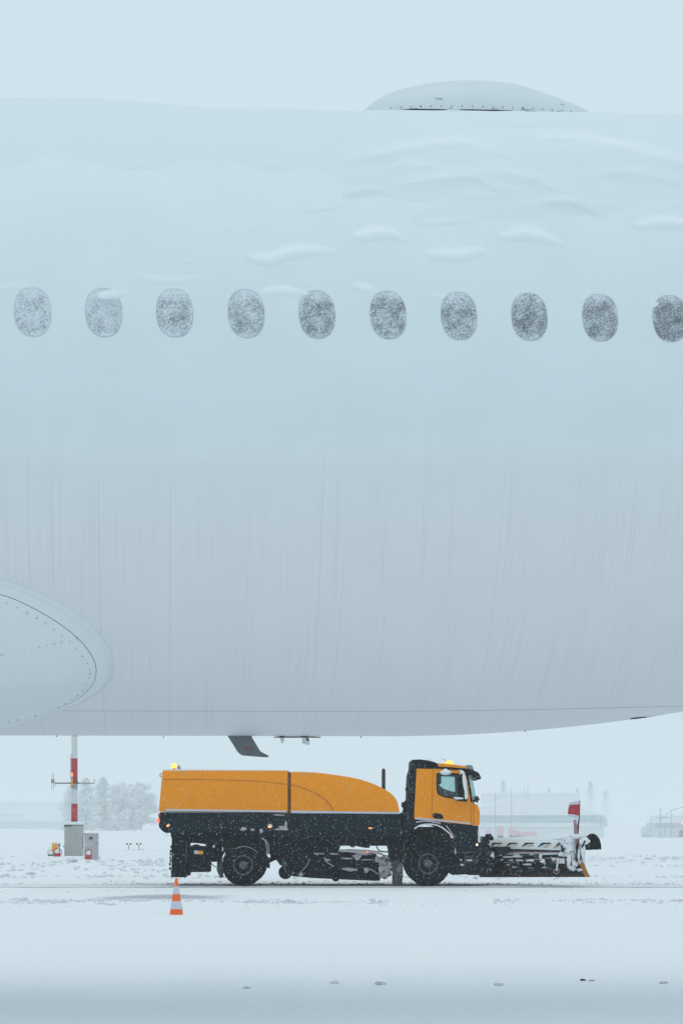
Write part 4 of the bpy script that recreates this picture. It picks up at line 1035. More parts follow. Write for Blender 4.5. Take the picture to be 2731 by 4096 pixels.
for u0, u1, off_ in ((225, 345, 15), (380, 515, 40), (550, 690, 45), (725, 875, 50), (910, 975, 40)):
    gprism([(u0 + off_, 245), (u1, 245), (u1 - 12, 258), (u0 + off_ + 20, 262), (u0 + 12, 290), (u0, 290)], .07, .02, 'rubber_black', 'rib_slot')
    gprism([(u1 - 15, 258), (u1 - 8, 258), (u1 - 75, 305), (u1 - 85, 300)], .075, .02, 'wear_yellow', 'rib_brace')
gprism([(150, 300), (420, 290), (1000, 325), (1000, 350), (420, 345), (150, 340)], .10, .08, 'plow_black', 'back_beam')
gprism([(430, 285), (1000, 312), (1000, 328), (430, 312)], .13, .10, 'snow_soft', 'beam_snow', bevel=.01)
gprism([(430, 340), (970, 346), (970, 354), (430, 348)], .11, .03, 'red_faded', 'beam_edge')
gprism([(680, 370), (745, 365), (745, 430), (690, 430)], .12, .06, 'rust_edge', 'beam_bracket')
gprism([(215, 290), (415, 288), (415, 350), (215, 420)], .30, .2, 'plow_black', 'lift_arm', truck)
for a_, b_, r, m_, nm in (((355, 400), (560, 396), .028, 'slush', 'hydraulic_ram'), ((410, 436), (745, 438), .020, 'snow_soft', 'push_rod'), ((560, 460), (740, 462), .05, 'plow_black', 'push_rod'), ((300, 380), (460, 380), .03, 'plow_black', 'hydraulic_ram')):
    MB().tube([gp(*a_, .25), gp(*b_, .25)], r, 8).build(nm, m_, truck)
mb = MB()
for k, (u, v, ru, rv_) in enumerate(((845, 455, 85, 28), (900, 425, 50, 20), (995, 372, 40, 28), (760, 400, 16, 35), (1050, 380, 30, 20), (1085, 300, 60, 70), (1100, 220, 70, 45), (1020, 250, 40, 40), (1090, 430, 45, 90), (1130, 470, 30, 30), (1100, 520, 40, 26), (1180, 380, 22, 90), (1220, 330, 22, 120), (1230, 230, 50, 40), (1180, 540, 26, 14), (810, 520, 30, 20), (640, 430, 60, 8), (1150, 180, 70, 22), (1060, 195, 50, 16), (940, 205, 50, 10))):
    p = gp(u, v, .12); mb.lump(p, (ru / 405, .07, rv_ / 405), .45, 3, k + 3, 2.4)
stuff(mb.build('caked_snow', 'snow', truck, 3.2))
mb = MB()
for k, (u, v, ru, rv_) in enumerate(((240, 375, 18, 30), (250, 410, 12, 14), (210, 470, 30, 12), (205, 535, 22, 14), (110, 520, 30, 10), (20, 440, 20, 12), (60, 330, 26, 14), (200, 262, 18, 8), (340, 430, 20, 8), (410, 485, 22, 8), (620, 480, 50, 10), (110, 375, 18, 8), (330, 380, 18, 6), (480, 510, 30, 6))):
    p = gp(u, v, .35); mb.lump(p, (ru / 405, .05, rv_ / 405), .5, 2, k + 31, 2.4)
stuff(mb.build('caked_snow', 'slush', truck, 3.2))
for pl in ([(1070, 335), (1088, 335), (1095, 490), (1080, 490)], [(1140, 300), (1170, 210), (1182, 215), (1160, 330), (1150, 450), (1138, 450)], [(1195, 290), (1235, 215), (1245, 225), (1210, 320), (1195, 440), (1180, 440)]):
    gprism(pl, .20, .03, 'plow_black', 'end_rib')
gprism([(980, 220), (1012, 212), (1010, 330), (985, 345), (975, 260)], .16, .04, 'plow_black', 'end_rib')
# mount frame
part('plow_mount', qg([(-20, 190), (150, 200), (155, 180), (215, 180), (215, 260), (222, 300), (215, 600), (-20, 600)]), .3, 1.6, 'plow_black', .02)
part('mount_tower', qg([(152, 182), (176, 175), (178, 152), (235, 150), (240, 175), (258, 178), (258, 220), (215, 222), (210, 300), (160, 300)]), .25, .55, 'black_snowy', .012)
for k in range(26):
    u = rng.uniform(60, 900); v = rng.uniform(370, 590); ru = rng.uniform(15, 60); rv_ = rng.uniform(8, 30); y1 = by(1880 + u / 2.7)
    MB().prism([(p.x, p.z) for p in [gp(u - ru, v - rv_, .2), gp(u + ru, v - rv_, .2), gp(u + ru, v + rv_, .2), gp(u - ru, v + rv_, .2)]], y1 - .22 - rng.uniform(0, .15), y1 - .05, .01).build('plow_link', 'plow_black', truck)
p = gp(932, 552, .3); MB().lathe([(0, .03), (-.01, .07), (0, .12), (.03, .135), (.09, .135), (.12, .12), (.12, .03)], p, 'Y', 24).build('support_wheel', 'tyre_rubber', truck, .7)
mb = MB(); mb.tube([gp(948, 410, .3), gp(940, 480, .34), gp(932, 552, .34)], .026, 8); mb.tube([gp(1000, 420, .3), gp(1010, 470, .3)], .03, 6)
for k in range(13):
    a = R_(200 + k * 13); 
mb.build('wheel_fork', 'slush', truck)
mb = MB(); c0 = gp(930, 545, .36); mb.tube([c0 + Vector((.07 * math.cos(a), 0, .09 * math.sin(a))) for a in np.linspace(R_(150), R_(395), 14)], .014, 6); mb.build('wheel_guard', 'red_faded', truck)
gprism([(945, 415), (1020, 415), (1015, 440), (990, 470), (950, 470)], .28, .05, 'slush', 'fork_plate', truck)
# marker flag at the blade end
YF = by(2305) - .05
fp = [P(1780 + u / 2.24, 2960 + v / 2.24, YF) for u, v in ((1204, 540), (1200, 690), (1190, 760), (1185, 820), (1180, 900))]
fl_ = MB().tube(fp, [.010, .012, .022, .026, .026], 8).build('flag_pole', 'rubber_black', truck)
def flagpart(name, us, m):
    mb = MB(); mb.prism([(P(1780 + u / 2.24, 0, YF).x, P(0, 2960 + v / 2.24, YF).z) for u, v in us], YF - .008, YF + .008, .004); return mb.build(name, m, fl_)
flagpart('flag', [(1108, 582), (1150, 578), (1200, 576), (1199, 640), (1194, 680), (1150, 668), (1096, 664), (1098, 630)], 'flag_red')
flagpart('flag_band', [(1110, 581), (1105, 568), (1125, 556), (1150, 552), (1175, 548), (1200, 550), (1200, 575), (1150, 577)], 'stripe_white')
flagpart('flag_band', [(1098, 666), (1150, 670), (1194, 682), (1194, 700), (1160, 695), (1105, 682)], 'stripe_white')
MB().prism([(P(1780 + u / 2.24, 0, YF).x, P(0, 2960 + v / 2.24, YF).z) for u, v in ((1146, 718), (1170, 712), (1180, 780), (1192, 880), (1200, 960), (1165, 960), (1152, 850))], YF - .05, YF - .02, .006).build('marker_board', 'red_faded', truck)

# ------------------------------------------------------------------ traffic cone
YN = gy(3655); cp = P(706, 3655, YN); cp.z = float(ground_z(np.array([cp.x]), np.array([YN]))[0])
cone = thing('traffic_cone', cp, 'orange traffic cone with two white bands standing behind the truck tail', 'traffic cone')
hc = lambda v: (1558 - v) / 2.24 / F * YN
rc = lambda v: np.interp(v, [1232, 1558], [11, 61]) / 2.24 / F * YN
MB().lathe([(-.02, rc(1558))] + [(hc(v), rc(v)) for v in (1558, 1500, 1400, 1300, 1240)] + [(hc(1232), rc(1232) * .8)], cp, 'Z', 32).build('cone_body', 'orange_cone', cone, .8)
for a, b_ in ((1508, 1437), (1373, 1305)):
    MB().lathe([(hc(a), rc(a) - .004), (hc(a), rc(a) + .003), (hc(b_), rc(b_) + .003), (hc(b_), rc(b_) - .004)], cp, 'Z', 32).build('reflective_band', 'cone_white', cone, .8)
MB().lump((cp.x - .01, cp.y - .045, cp.z + hc(1290)), (.012, .012, .012), .4, 2).build('stuck_snow', 'snow', cone, 3.2)

# ------------------------------------------------------------------ mast, cabinets and gear at the left
YM = 104.0
kk = lambda u, v, Y: P(170 + u / 6.188, 3080 + v / 6.188, Y)
mx_ = kk(797, 0, YM).x
mast = thing('antenna_mast', (mx_, YM, 0), 'red and white banded mast with side antennas behind the grey cabinets', 'mast')
MB().lathe([(0, .148), (15, .148)], (mx_, YM, 0), 'Z', 28).build('pole', 'pole_white', mast, .8)
zM = lambda py: CH + (HY - py) / F * YM
for a, b_ in ((3034, 3132), (3215, 3330), (2850, 2945)):
    MB().lathe([(0, .146), (0, .156), (zM(a) - zM(b_), .156), (zM(a) - zM(b_), .146)], (mx_, YM, zM(b_)), 'Z', 28).build('red_band', 'red_paint', mast, .8)
mb = MB(); mb.tube([kk(315, 325, YM - .2), kk(720, 325, YM - .2)], .028, 8); mb.tube([kk(690, 322, YM - .2), kk(725, 322, YM - .2)], .05, 8)
mb.tube([kk(800, 325, YM - .2), kk(1290, 325, YM - .2), kk(1290, 225, YM - .2)], .020, 8); mb.tube([kk(865, 320, YM - .2), kk(915, 320, YM - .2)], .045, 8)
mb.tube([kk(722, 325, YM - .2), kk(860, 325, YM - .2)], .022, 8)
mb.tube([kk(862, 180, YM - .2), kk(862, 485, YM - .2)], .020, 8); mb.build('cross_arm', 'steel_dark', mast)
an_ = MB()
for u in (238, 281): an_.tube([kk(u, 65, YM - .2), kk(u, 490, YM - .2)], .011, 6)
an_.build('antenna', 'antenna_metal', mast)
mb = MB(); a_ = kk(240, 230, YM); b_ = kk(318, 325, YM); mb.box(a_.x, b_.x, YM - .28, YM - .12, b_.z, a_.z, .015); mb.build('antenna_box', 'grey_plastic', mast)
MB().tube([kk(u, v, YM - .2) for u, v in ((275, 335), (280, 385), (300, 398), (325, 370), (335, 330))], .008, 6).build('cable', 'rubber_black', mast)
MB().tube([kk(u, v, YM - .17) for u, v in ((730, -380), (708, -340), (705, 0), (706, 200), (722, 330))], .012, 6).build('cable', 'steel_dark', mast)
a_ = kk(728, 212, YM); b_ = kk(782, 410, YM); lm = MB().prism([(kk(u, 0, YM).x, kk(0, v, YM).z) for u, v in ((735, 210), (778, 208), (776, 408), (728, 412), (724, 380))], YM - .36, YM - .24, .012).build('warning_lamp', 'lamp_yellow', mast)
c_ = kk(757, 170, YM); MB().lathe([(0, .042), (.07, .042), (.14, .040), (.19, .026), (.205, .01)], (c_.x, YM - .3, c_.z), 'Z', 16).build('lamp_lens', 'mast_lens_glow', lm, 1.0)
MB().lathe([(0, .035), (.10, .045)], (c_.x, YM - .3, kk(0, 212, YM).z), 'Z', 12).build('lamp_neck', 'grey_plastic', lm)
MB().prism([(kk(u, 0, YM).x, kk(0, v, YM).z) for u, v in ((720, 412), (830, 370), (830, 440), (775, 452), (722, 430))], YM - .3, YM - .14, .01).build('lamp_bracket', 'grey_plastic', mast)
def cabinet(u0, u1, v0, v1, Y, d, m, label):
    a_ = kk(u0, v0, Y); b_ = kk(u1, v1, Y)
    gz = float(ground_z(np.array([(a_.x + b_.x) / 2]), np.array([Y]))[0])
    e = thing('equipment_cabinet', ((a_.x + b_.x) / 2, Y, gz), label, 'cabinet', 'grey cabinets at the mast foot')
    bd = MB().box(a_.x, b_.x, Y, Y + d, min(gz, b_.z) - .1, a_.z, .012).build('cabinet_body', m, e)
    return e, a_, b_
YK = 103.0
e, a_, b_ = cabinet(548, 990, 1345, 2130, YK, .6, 'cabinet_grey', 'larger plain grey cabinet with thick snow cap at the mast foot')
p0 = kk(505, 1282, YK); p1 = kk(1015, 1356, YK)
MB().box(p0.x, p1.x, YK - .06, YK + .66, p1.z, p0.z, .05, 3).build('snow_cap', 'snow_soft', e, .8)
MB().box(a_.x - .005, b_.x + .005, YK - .012, YK + .61, p1.z - .035, p1.z - .002, 0).build('roof_lip', 'steel_dark', e)
mb = MB()
for k, (u, v, ru, rv_) in enumerate(((590, 1385, 45, 28), (690, 1385, 26, 28), (630, 1372, 40, 12))):
    c_ = kk(u, v, YK); mb.lump((c_.x, YK - .004, c_.z), (ru / 515, .006, rv_ / 515), .6, 2, k + 2)
mb.build('bare_patch', 'steel_dark', e)
mb = MB()
for u in (535, 1000):
    c_ = kk(u, 1893, YK); mb.box(c_.x - .035, c_.x + .035, YK + .02, YK + .1, c_.z - .03, c_.z + .03, .01)
mb.build('latch', 'steel_dark', e)
YK2 = 92.0
e, a_, b_ = cabinet(1037, 1365, 1570, 2235, YK2, .5, 'cabinet_grey_frost', 'smaller frosted grey cabinet with a dark vent right of the larger one')
MB().box(a_.x - .01, b_.x + .01, YK2 - .02, YK2 + .52, a_.z, a_.z + .03, .01).build('snow_cap', 'snow_soft', e)
p0 = kk(1155, 1650, YK2); p1 = kk(1240, 1715, YK2)
MB().prism([(p0.x, p1.z), (p1.x, p1.z), (p1.x, p0.z), (p0.x + .03, p0.z - .03)], YK2 - .03, YK2, .005).build('vent', 'pipe_brown', e)
c_ = kk(1345, 1800, YK2); MB().box(c_.x - .02, c_.x + .02, YK2 - .03, YK2, c_.z - .03, c_.z + .03, .006).build('handle', 'steel_dark', e)
MB().tube([kk(u, v, YK2) for u, v in ((1060, 1575), (1030, 1588), (1008, 1620), (1000, 1720), (998, 1840))], .012, 6).build('conduit', 'steel_dark', e)
def gz_(x_, y_): return float(ground_z(np.array([x_]), np.array([y_]))[0])
def bin_(u0, u1, v0, v1, vh, Y, m, label, hm, grp=None, nm='carrying_bin', snow=True):
    a_ = kk(u0, v0, Y); b_ = kk(u1, v1, Y); cx_ = (a_.x + b_.x) / 2
    e = thing(nm, (cx_, Y, min(b_.z, gz_(cx_, Y))), label, 'bin', grp)
    MB().box(a_.x, b_.x, Y, Y + .28, min(b_.z, gz_(cx_, Y)) - .03, a_.z, .02).build('bin_body', m, e)
    hz = kk(0, vh, Y).z
    MB().tube([(a_.x + .01, Y, a_.z), (a_.x + .005, Y, hz - .04), (a_.x + .04, Y, hz), (b_.x - .04, Y, hz), (b_.x, Y, hz - .04), (b_.x - .005, Y, a_.z)], .016, 6).build('handle', hm, e)
    if snow: MB().lump((cx_, Y + .14, a_.z + .03), ((b_.x - a_.x) * .42, .14, .11), .2, 2, 4).build('snow_heap', 'snow', e, 3.2)
    return e
bin_(1068, 1218, 2095, 2235, 1965, 90.5, 'red_paint', 'red bin with tubular handle before the smaller cabinet', 'red_paint', 'red bins with tubular handles')
e = bin_(288, 440, 2055, 2130, 1935, 101.0, 'red_paint', 'red bin with tubular handle in front of the yellow canister', 'red_paint', 'red bins with tubular handles')
MB().tube([kk(u, v, 100.9) for u, v in ((440, 1960), (475, 2000), (480, 2050), (450, 2110))], .014, 6).build('hose', 'rubber_black', e)
e = bin_(140, 280, 2085, 2130, 1985, 102.0, 'green_paint', 'low green box with frame left of the yellow canister', 'green_paint', None, 'tool_box')
MB().tube([kk(u, v, 101.9) for u, v in ((130, 1932), (215, 1930), (240, 1935))], .012, 6).build('snowy_lid', 'antenna_metal', e)
yc_ = kk(310, 2110, 102.6); e = thing('gas_canister', (yc_.x, 102.6, min(yc_.z, gz_(yc_.x, 102.6))), 'yellow upright canister with a snow cap left of the cabinets', 'canister')
z0_ = kk(0, 2110, 102.6).z - .05; z1_ = kk(0, 1815, 102.6).z
MB().lathe([(0, .135), (z1_ - z0_ - .05, .14), (z1_ - z0_, .11)], (yc_.x, 102.6, z0_), 'Z', 24).build('canister_body', 'lamp_yellow', e, .8)
MB().lump((yc_.x, 102.6, z1_ + .03), (.13, .13, .07), .2, 2, 9).build('snow_cap', 'snow', e, 3.2)
p0 = kk(397, 1818, 102.8); p1 = kk(438, 1908, 102.8); e = thing('valve_post', ((p0.x + p1.x) / 2, 102.8, gz_(p0.x, 102.8)), 'dark short valve post right of the yellow canister', 'post')
MB().box(p0.x, p1.x, 102.8, 102.88, p1.z, p0.z, .01).build('post_head', 'steel_dark', e)
MB().box((p0.x + p1.x) / 2 - .015, (p0.x + p1.x) / 2 + .015, 102.82, 102.86, gz_(p0.x, 102.8) - .05, p1.z, 0).build('post_stem', 'steel_dark', e)
p = kk(1055, 2203, 92.0); o = MB().lump((p.x, 91.0, p.z), (.14, .14, .045), .25, 2, 2).build('buried_marker', 'lamp_yellow', None, 3.2)
tag(o, 'orange marker half buried in the snow heap by the smaller cabinet', 'marker')
# apron edge lights
def edge_light(px, label):
    Y = gy(3392); c_ = P(px, 3392, Y); gz = gz_(c_.x, Y)
    e = thing('edge_light', (c_.x, Y, gz), label, 'edge light', 'twin headed edge lights on the snow')
    MB().tube([(c_.x, Y, gz - .05), (c_.x, Y, c_.z + .16)], .022, 8).build('stem', 'red_faded', e)
    for s in (-1, 1):
        MB().tube([(c_.x, Y, c_.z + .14), (c_.x + s * .10, Y, c_.z + .22)], .014, 6).build('bracket', 'steel_dark', e)
        MB().lathe([(0, .035), (.05, .06), (.10, .055)], (c_.x + s * .115, Y, c_.z + .2), 'Z', 12).build('lamp_head', 'pipe_brown', e)
edge_light(516, 'short twin headed edge light in snow, nearer the grey cabinets')
edge_light(556, 'short twin headed edge light in snow, nearer the truck tail')

# ------------------------------------------------------------------ far buildings
def hx(u): return 1880 + u / 1.8425
def hy_(v): return 3060 + v / 1.8425
YH = 780.0
def qh(l, Y=YH): return [(P(hx(u), hy_(v), Y).x, P(hx(u), hy_(v), Y).z) for u, v in l]
def qj(l, Y): return [(P(u / 2.45, 3060 + v / 2.45, Y).x, P(u / 2.45, 3060 + v / 2.45, Y).z) for u, v in l]
def build2(root, name, poly, y0, y1, m, bevel=0.0): return MB().prism(poly, y0, y1, bevel).build(name, m, root)
T0 = -5.0
hall = thing('terminal_hall', (P(hx(500), 0, YH).x, YH + 15, T0), 'pale long hall with snowy domed roof and window band behind the plow', 'building')
build2(hall, 'wall', qh([(-300, 460), (985, 460), (985, 548), (-300, 548)]), YH, YH + 30, 'concrete_pale')
build2(hall, 'ledge', qh([(-300, 425), (1003, 425), (1003, 459), (-300, 459)]), YH - 1.2, YH + 31, 'mid_cladding_hazed')
build2(hall, 'window_band', qh([(-300, 373), (920, 373), (920, 424.5), (-300, 424.5)]), YH + .5, YH + 29, 'teal_cladding_hazed')
mb = MB()
for u in range(-280, 920, 52): mb.prism(qh([(u, 373.5), (u + 3, 373.5), (u + 3, 424), (u, 424)]), YH + .3, YH + .49)
mb.build('mullion', 'mid_cladding_hazed', hall)
roof_poly = cr(qh([(-300, 372), (-100, 345), (60, 308), (200, 270), (330, 246), (450, 245), (600, 261), (760, 300), (940, 355), (990, 372)]), 4)
build2(hall, 'roof', roof_poly, YH - .6, YH + 32, 'roof_snow')
build2(hall, 'balcony', qh([(921, 374), (990, 374), (990, 424.5), (921, 424.5)]), YH + 1, YH + 20, 'concrete_pale')
mb = MB()
for u in (960, 988, 1003): mb.prism(qh([(u - 1.5, 372 if u < 1000 else 405), (u + 1.5, 372 if u < 1000 else 405), (u + 1.5, 452), (u - 1.5, 452)]), YH - 1.6, YH - 1.25)
mb.prism(qh([(940, 404), (1004, 404), (1004, 408), (940, 408)]), YH - 1.6, YH - 1.25); mb.build('railing', 'pole_grey', hall)
YH2 = 1250.0
b2 = thing('office_block', (P(hx(450), 0, YH2).x, YH2 + 10, T0), 'faint flat roofed block with railing rising behind the domed roof', 'building')
build2(b2, 'wall', qh([(95, 215), (810, 215), (810, 470), (95, 470)], YH2), YH2, YH2 + 20, 'mid_cladding_hazed')
build2(b2, 'roof', qh([(90, 205), (815, 205), (815, 214.5), (90, 214.5)], YH2), YH2 - .5, YH2 + 20.5, 'roof_snow')
mb = MB()
for u in range(110, 800, 30): mb.prism(qh([(u, 196), (u + 2, 196), (u + 2, 205), (u, 205)], YH2), YH2, YH2 + .3)
mb.build('railing', 'pole_grey', b2)
for i, (u0, u1, v0, v1, lab, typ) in enumerate(((118, 158, 484, 512, 'small red service box by the pale hall, nearest the truck cab', 'b'), (198, 243, 452, 524, 'tall red panel truck parked before the pale hall wall', 't'),
        (288, 352, 455, 524, 'red cab section of the tractor with stepped top by the pale hall', 't'), (356, 488, 492, 524, 'long low faded red trailer parked before the pale hall', 'r'))):
    Yv = 745.0; e = thing('service_trailer' if typ == 'r' else 'service_truck', (P(hx((u0 + u1) / 2), 0, Yv).x, Yv + 1.5, float(terrain(Yv))), lab, 'vehicle')
    pl = qh([(u0, v1), (u1, v1), (u1, v0), (u0, v0)], Yv) if i != 2 else qh([(288, 520), (352, 520), (352, 482), (312, 480), (312, 455), (288, 455)], Yv)
    build2(e, 'body', pl, Yv, Yv + 3, 'engine_red', .05)
    if typ != 'b':
        for u in (u0 + 10, u1 - 10):
            c_ = P(hx(u), hy_(v1), Yv); MB().lathe([(0, .5), (.4, .5)], (c_.x, Yv - .1, float(terrain(Yv)) + .5), 'Y', 16).build('wheel', 'tyre_rubber', e)
    z_ = qh([(u0, v1)], Yv)[0][1]
    if z_ > float(terrain(Yv)) + .1: MB().box(pl[0][0] + .3, pl[1][0] - .3, Yv + .2, Yv + 2.8, float(terrain(Yv)) - .05, z_ + .05).build('chassis', 'tyre_rubber', e)
def lamp_pole(u, v0, v1, Y, lit, label, w_=.11):
    a_ = P(hx(u), hy_(v0), Y); gz = float(terrain(Y)) if v1 > 500 else P(0, hy_(v1), Y).z
    e = thing('light_pole', (a_.x, Y, gz), label, 'pole', 'thin poles near the far buildings')
    MB().tube([(a_.x, Y, gz - .1), (a_.x, Y, a_.z)], [w_ * 1.3, w_], 8).build('pole', 'pole_grey', e)
    if lit:
        MB().lathe([(0, .22), (.25, .30), (.5, .2)], (a_.x - (.1), Y, a_.z), 'Z', 12).build('obstruction_lamp', 'obstruction_glow', e)
        MB().box(a_.x - .5, a_.x + .5, Y - .1, Y + .1, a_.z - .12, a_.z, 0).build('lamp_bracket', 'pole_grey', e)
    return e
lamp_pole(184, 205, 540, 765, True, 'tall pole with red lamp rising close beside the truck cab')
lamp_pole(303, 175, 540, 765, False, 'bare tall pole without lamp before the domed roof')
lamp_pole(423, 134, 540, 950, True, 'pole with the higher red lamp above the domed roof peak', .13)
lamp_pole(398, 155, 540, 950, False, 'bare pole just left of the higher red lamp', .1)
# right-hand building
yr = 780.0
hg = thing('hangar', (P(hx(1480), 0, yr).x, yr + 12, T0), 'grey hangar with rounded lower corner at the right edge', 'building')
build2(hg, 'wall', cr(qh([(1338, 548), (1328, 510), (1327, 470), (1330, 460)]), 3) + qh([(1800, 460), (1800, 548)]), yr, yr + 25, 'grey_cladding_hazed')
build2(hg, 'upper_wall', qh([(1390, 428), (1800, 428), (1800, 459.5), (1350, 459.5), (1362, 430)]), yr + 1, yr + 24, 'grey_cladding_hazed')
build2(hg, 'roof', qh([(1370, 427.5), (1395, 395), (1480, 385), (1800, 380), (1800, 427.5)]), yr - .5, yr + 25, 'roof_snow')
build2(hg, 'parapet', qh([(1395, 372), (1800, 370), (1800, 379), (1395, 384)]), yr + 3, yr + 20, 'mid_cladding_hazed')
mb = MB(); mb.tube([P(hx(u), hy_(v), yr + 4) for u, v in ((1430, 370), (1480, 335), (1540, 315), (1620, 305))], .12, 6); mb.tube([P(hx(u), hy_(v), yr - 1) for u, v in ((1330, 370), (1332, 460))], .10, 6); mb.build('railing', 'pole_grey', hg)
build2(hg, 'red_door', qh([(1538, 480), (1700, 480), (1700, 548), (1538, 548)]), yr - .3, yr - .01, 'red_faded')
c_ = P(hx(1560), hy_(438), yr - .6); MB().lathe([(0, .2), (.3, .3), (.6, .2)], c_, 'Z', 10).build('obstruction_lamp', 'obstruction_glow', hg)
lamp_pole(1398, 315, 545, 760, False, 'taller bare pole before the grey hangar at right', .14)
lamp_pole(1480, 335, 545, 760, False, 'bare pole before the red hangar door at right edge', .12)
lamp_pole(1432, 455, 545, 760, False, 'short bare pole between the two taller ones by the hangar', .10)
# left-hand building
YL = 1500.0
lb = thing('domed_shed', (P(60, 0, YL).x, YL + 20, T0), 'low grey shed with broad snowy domed roof at the left edge', 'building')
build2(lb, 'wall', qj([(-700, 552), (610, 552), (610, 620), (-700, 620)], YL), YL, YL + 40, 'grey_cladding_hazed')
build2(lb, 'roof', cr(qj([(-700, 551.5), (-400, 500), (-60, 470), (60, 448), (200, 417), (300, 414), (450, 430), (560, 470), (620, 551.5)], YL), 4), YL - 1, YL + 41, 'roof_snow')
build2(lb, 'ledge', qj([(-700, 482), (215, 482), (222, 492), (200, 500), (-700, 500)], YL), YL - 2.5, YL - 1.1, 'grey_cladding_hazed')
YL2 = 1650.0
lb2 = thing('warehouse', (P(100, 0, YL2).x, YL2 + 15, T0), 'faint long flat warehouse behind the snowy shed at left', 'building')
build2(lb2, 'wall', qj([(-600, 372), (590, 372), (590, 600), (-600, 600)], YL2), YL2, YL2 + 30, 'mid_cladding_hazed')
build2(lb2, 'roof', qj([(-600, 362), (595, 362), (595, 371.5), (-600, 371.5)], YL2), YL2 - 1, YL2 + 31, 'roof_snow')

# ------------------------------------------------------------------ trees
def quads(C, U, Vv):
    n = len(C); V = np.stack([C - U - Vv, C + U - Vv, C + U + Vv, C - U + Vv], 1).reshape(-1, 3)
    return V, np.arange(n * 4).reshape(n, 4)
def conifer(px, top, base, half, Y, label, seed, n=2600):
    r = np.random.default_rng(seed); c_ = P(px, base, Y); h = P(px, top, Y).z - c_.z; wd = half / F * Y; gz = float(terrain(Y))
    e = thing('conifer_tree', (c_.x, Y, gz), label, 'tree', 'frosted trees left of the truck')
    MB().tube([(c_.x, Y, gz - .3), (c_.x, Y, c_.z + h * .5), (c_.x, Y, c_.z + h * .95)], [.35, .22, .05], 8).build('trunk', 'bark', e)
    C = []; S = []
    nb = 170
    for k in range(nb):
        f_ = (k + r.random()) / nb; a = r.random() * 6.283; L = wd * (1.0 - f_) ** .55 * r.uniform(.45, 1.15) + .9
        z0 = c_.z + h * (.02 + .96 * f_)
        for j in range(40):
            t = (j + r.random()) / 40
            C.append((c_.x + math.cos(a) * L * t + r.normal(0, .5), Y + math.sin(a) * L * t + r.normal(0, .5), z0 + .5 * L * .35 * t - L * .42 * t * t + r.normal(0, .35))); S.append(.38 * (1.15 - .6 * t))
    C = np.array(C); S = np.array(S)[:, None]
    C[:, 2] = np.maximum(C[:, 2], gz + .1)
    U = r.normal(0, 1, (len(C), 3)); U[:, 2] *= .4; U /= np.linalg.norm(U, axis=1, keepdims=True); W = np.cross(U, r.normal(0, 1, (len(C), 3))); W /= np.linalg.norm(W, axis=1, keepdims=True)
    V, Fq = quads(C, U * S * 1.5, W * S * .7)
    raw_mesh('crown', V, Fq, ['needle_hazed', 'frost_white'], e, (c_.x, Y, c_.z), (r.random(len(Fq)) < .35).astype(int))
    return e
def broadleaf(px, top, base, half, Y, label, seed, m='twig_hazed'):
    r = np.random.default_rng(seed); c_ = P(px, base, Y); h = P(px, top, Y).z - c_.z; wd = half / F * Y; gz = float(terrain(Y))
    e = thing('frosted_tree', (c_.x, Y, gz), label, 'tree', 'frosted trees left of the truck')
    tk = MB(); tk.tube([(c_.x, Y, gz - .3), (c_.x + .2, Y, c_.z + h * .25), (c_.x, Y, c_.z + h * .6)], [.5, .35, .12], 8)
    ends = []
    for k in range(64):
        a = r.random() * 6.283; z0 = c_.z + h * r.uniform(.03, .5); L = wd * r.uniform(.2, 1.0); z1 = c_.z + h * r.uniform(.04, .93)
        q = Vector((c_.x + math.cos(a) * L * (1 - .6 * ((z1 - c_.z) / h) ** 2), Y + math.sin(a) * L, z1))
        tk.tube([(c_.x, Y, z0), ((c_.x + q.x) / 2, (Y + q.y) / 2, z0 * .4 + z1 * .6), q], [.14, .09, .04], 6); ends.append(q)
    tk.build('trunk', 'bark', e)
    C = []
    for q in ends:
        rad = r.uniform(1.6, 3.2) * wd / 9
        for j in range(150):
            d = r.normal(0, 1, 3); d /= np.linalg.norm(d); C.append(np.array(q) + d * rad * r.random() ** .45 * np.array([1, 1, .85]))
    C = np.array(C); C[:, 2] = np.maximum(C[:, 2], gz + .1);     S = r.uniform(.18, .5, (len(C), 1))
    U = r.normal(0, 1, (len(C), 3)); U /= np.linalg.norm(U, axis=1, keepdims=True); W = np.cross(U, r.normal(0, 1, (len(C), 3))); W /= np.linalg.norm(W, axis=1, keepdims=True)
    V, Fq = quads(C, U * S * 1.3, W * S * .7)
    raw_mesh('crown', V, Fq, [m, 'frost_white'], e, (c_.x, Y, c_.z), (r.random(len(Fq)) < .38).astype(int))
    return e
conifer(292, 3135, 3319, 78, 1250, 'frosted conifer directly behind the red and white mast', 11)
conifer(345, 3112, 3320, 84, 1235, 'dense frosted conifer with drooping boughs right of the mast', 12)
conifer(412, 3108, 3320, 82, 1262, 'tall frosted conifer in the middle of the tree group', 13)
broadleaf(492, 3118, 3320, 74, 1240, 'broad purplish frosted tree right in the tree group', 14)
broadleaf(566, 3122, 3320, 66, 1255, 'frosted tree nearest the truck tail with ragged top', 15)
def faint(px, top, base, half, Y, label, seed):
    e = conifer(px, top, base, half, Y, label, seed); e['group'] = 'faint trees in the mist beyond the halls'; return e
faint(2360, 3122, 3290, 46, 3000, 'faint slim conifer in mist right of the flag', 21)
faint(2010, 3118, 3290, 36, 3000, 'faint slim conifer in mist close to the cab', 22)
faint(2195, 3150, 3290, 22, 3000, 'faint small conifer in mist above the domed roof', 23)
faint(2308, 3150, 3290, 18, 3000, 'faint tree top in mist just above the flag', 24)
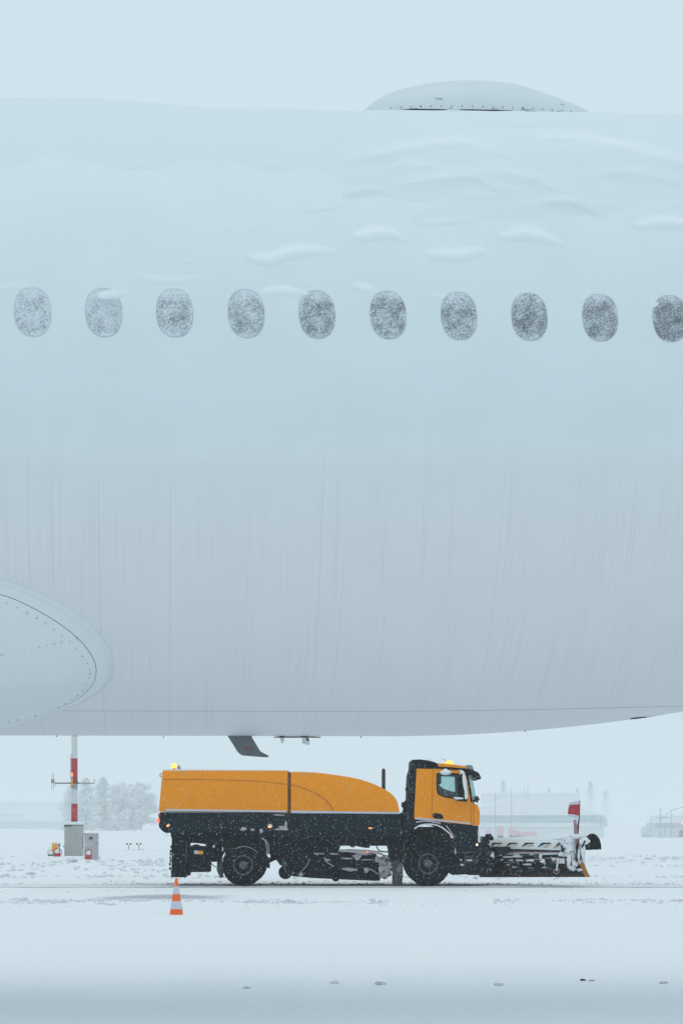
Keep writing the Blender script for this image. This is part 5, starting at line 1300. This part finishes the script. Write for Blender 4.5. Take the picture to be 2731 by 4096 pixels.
faint(2420, 3160, 3290, 55, 3100, 'faint wide tree mass in mist between hall and hangar', 25)

# ------------------------------------------------------------------ falling snow
b = bmesh.new(); bmesh.ops.create_icosphere(b, subdivisions=1, radius=1.0); b.free()
OV = np.array([(1, 0, 0), (-1, 0, 0), (0, 1, 0), (0, -1, 0), (0, 0, 1), (0, 0, -1)], float)
OF = np.array([(0, 2, 4), (2, 1, 4), (1, 3, 4), (3, 0, 4), (2, 0, 5), (1, 2, 5), (3, 1, 5), (0, 3, 5)])
def flakes(n, y0, y1, r0, r1, zmax, half):
    Y = rng.uniform(y0, y1, n); X = rng.uniform(-1, 1, n) * half * Y; Z = rng.uniform(.02, 1, n) * zmax
    Rr = r0 + (r1 - r0) * rng.random(n) ** 3
    return np.stack([X, Y, Z], 1), Rr
parts_ = [flakes(32000, 24, 56.4, .0022, .0050, 4.6, .19), flakes(6000, 60, 100, .007, .014, 6, .19), flakes(2600, 9.5, 16.4, .0012, .0028, 6.5, .2)]
C = np.concatenate([p[0] for p in parts_]); Rr = np.concatenate([p[1] for p in parts_])
V = (C[:, None, :] + OV[None] * Rr[:, None, None] * np.array([1.3, 1, .9])).reshape(-1, 3)
Fq = (OF[None] + (np.arange(len(C)) * 6)[:, None, None]).reshape(-1, 3)
mat('flake', (0.92, 0.93, 0.95), 0.9, 0.02, 1.0, spec=0.1)
o = stuff(raw_mesh('falling_snow', V, Fq, 'flake')); o['label'] = 'fine falling snowflakes drifting through the air'

# ------------------------------------------------------------------ haze
m = bpy.data.materials.new('haze'); m.use_nodes = True; MATS['haze'] = m
nt = m.node_tree; nt.nodes.clear(); oo = nt.nodes.new('ShaderNodeOutputMaterial'); pv = nt.nodes.new('ShaderNodeVolumePrincipled')
pv.inputs['Color'].default_value = (0.97, 0.98, 0.985, 1); pv.inputs['Density'].default_value = HAZE
nt.links.new(pv.outputs[0], oo.inputs['Volume'])
o = stuff(MB().box(-2790, 2790, -70, 4600, -4.6, 24.0).build('haze', 'haze', None, origin=(0, 0, 0))); o['label'] = 'pale snowy haze filling the air'
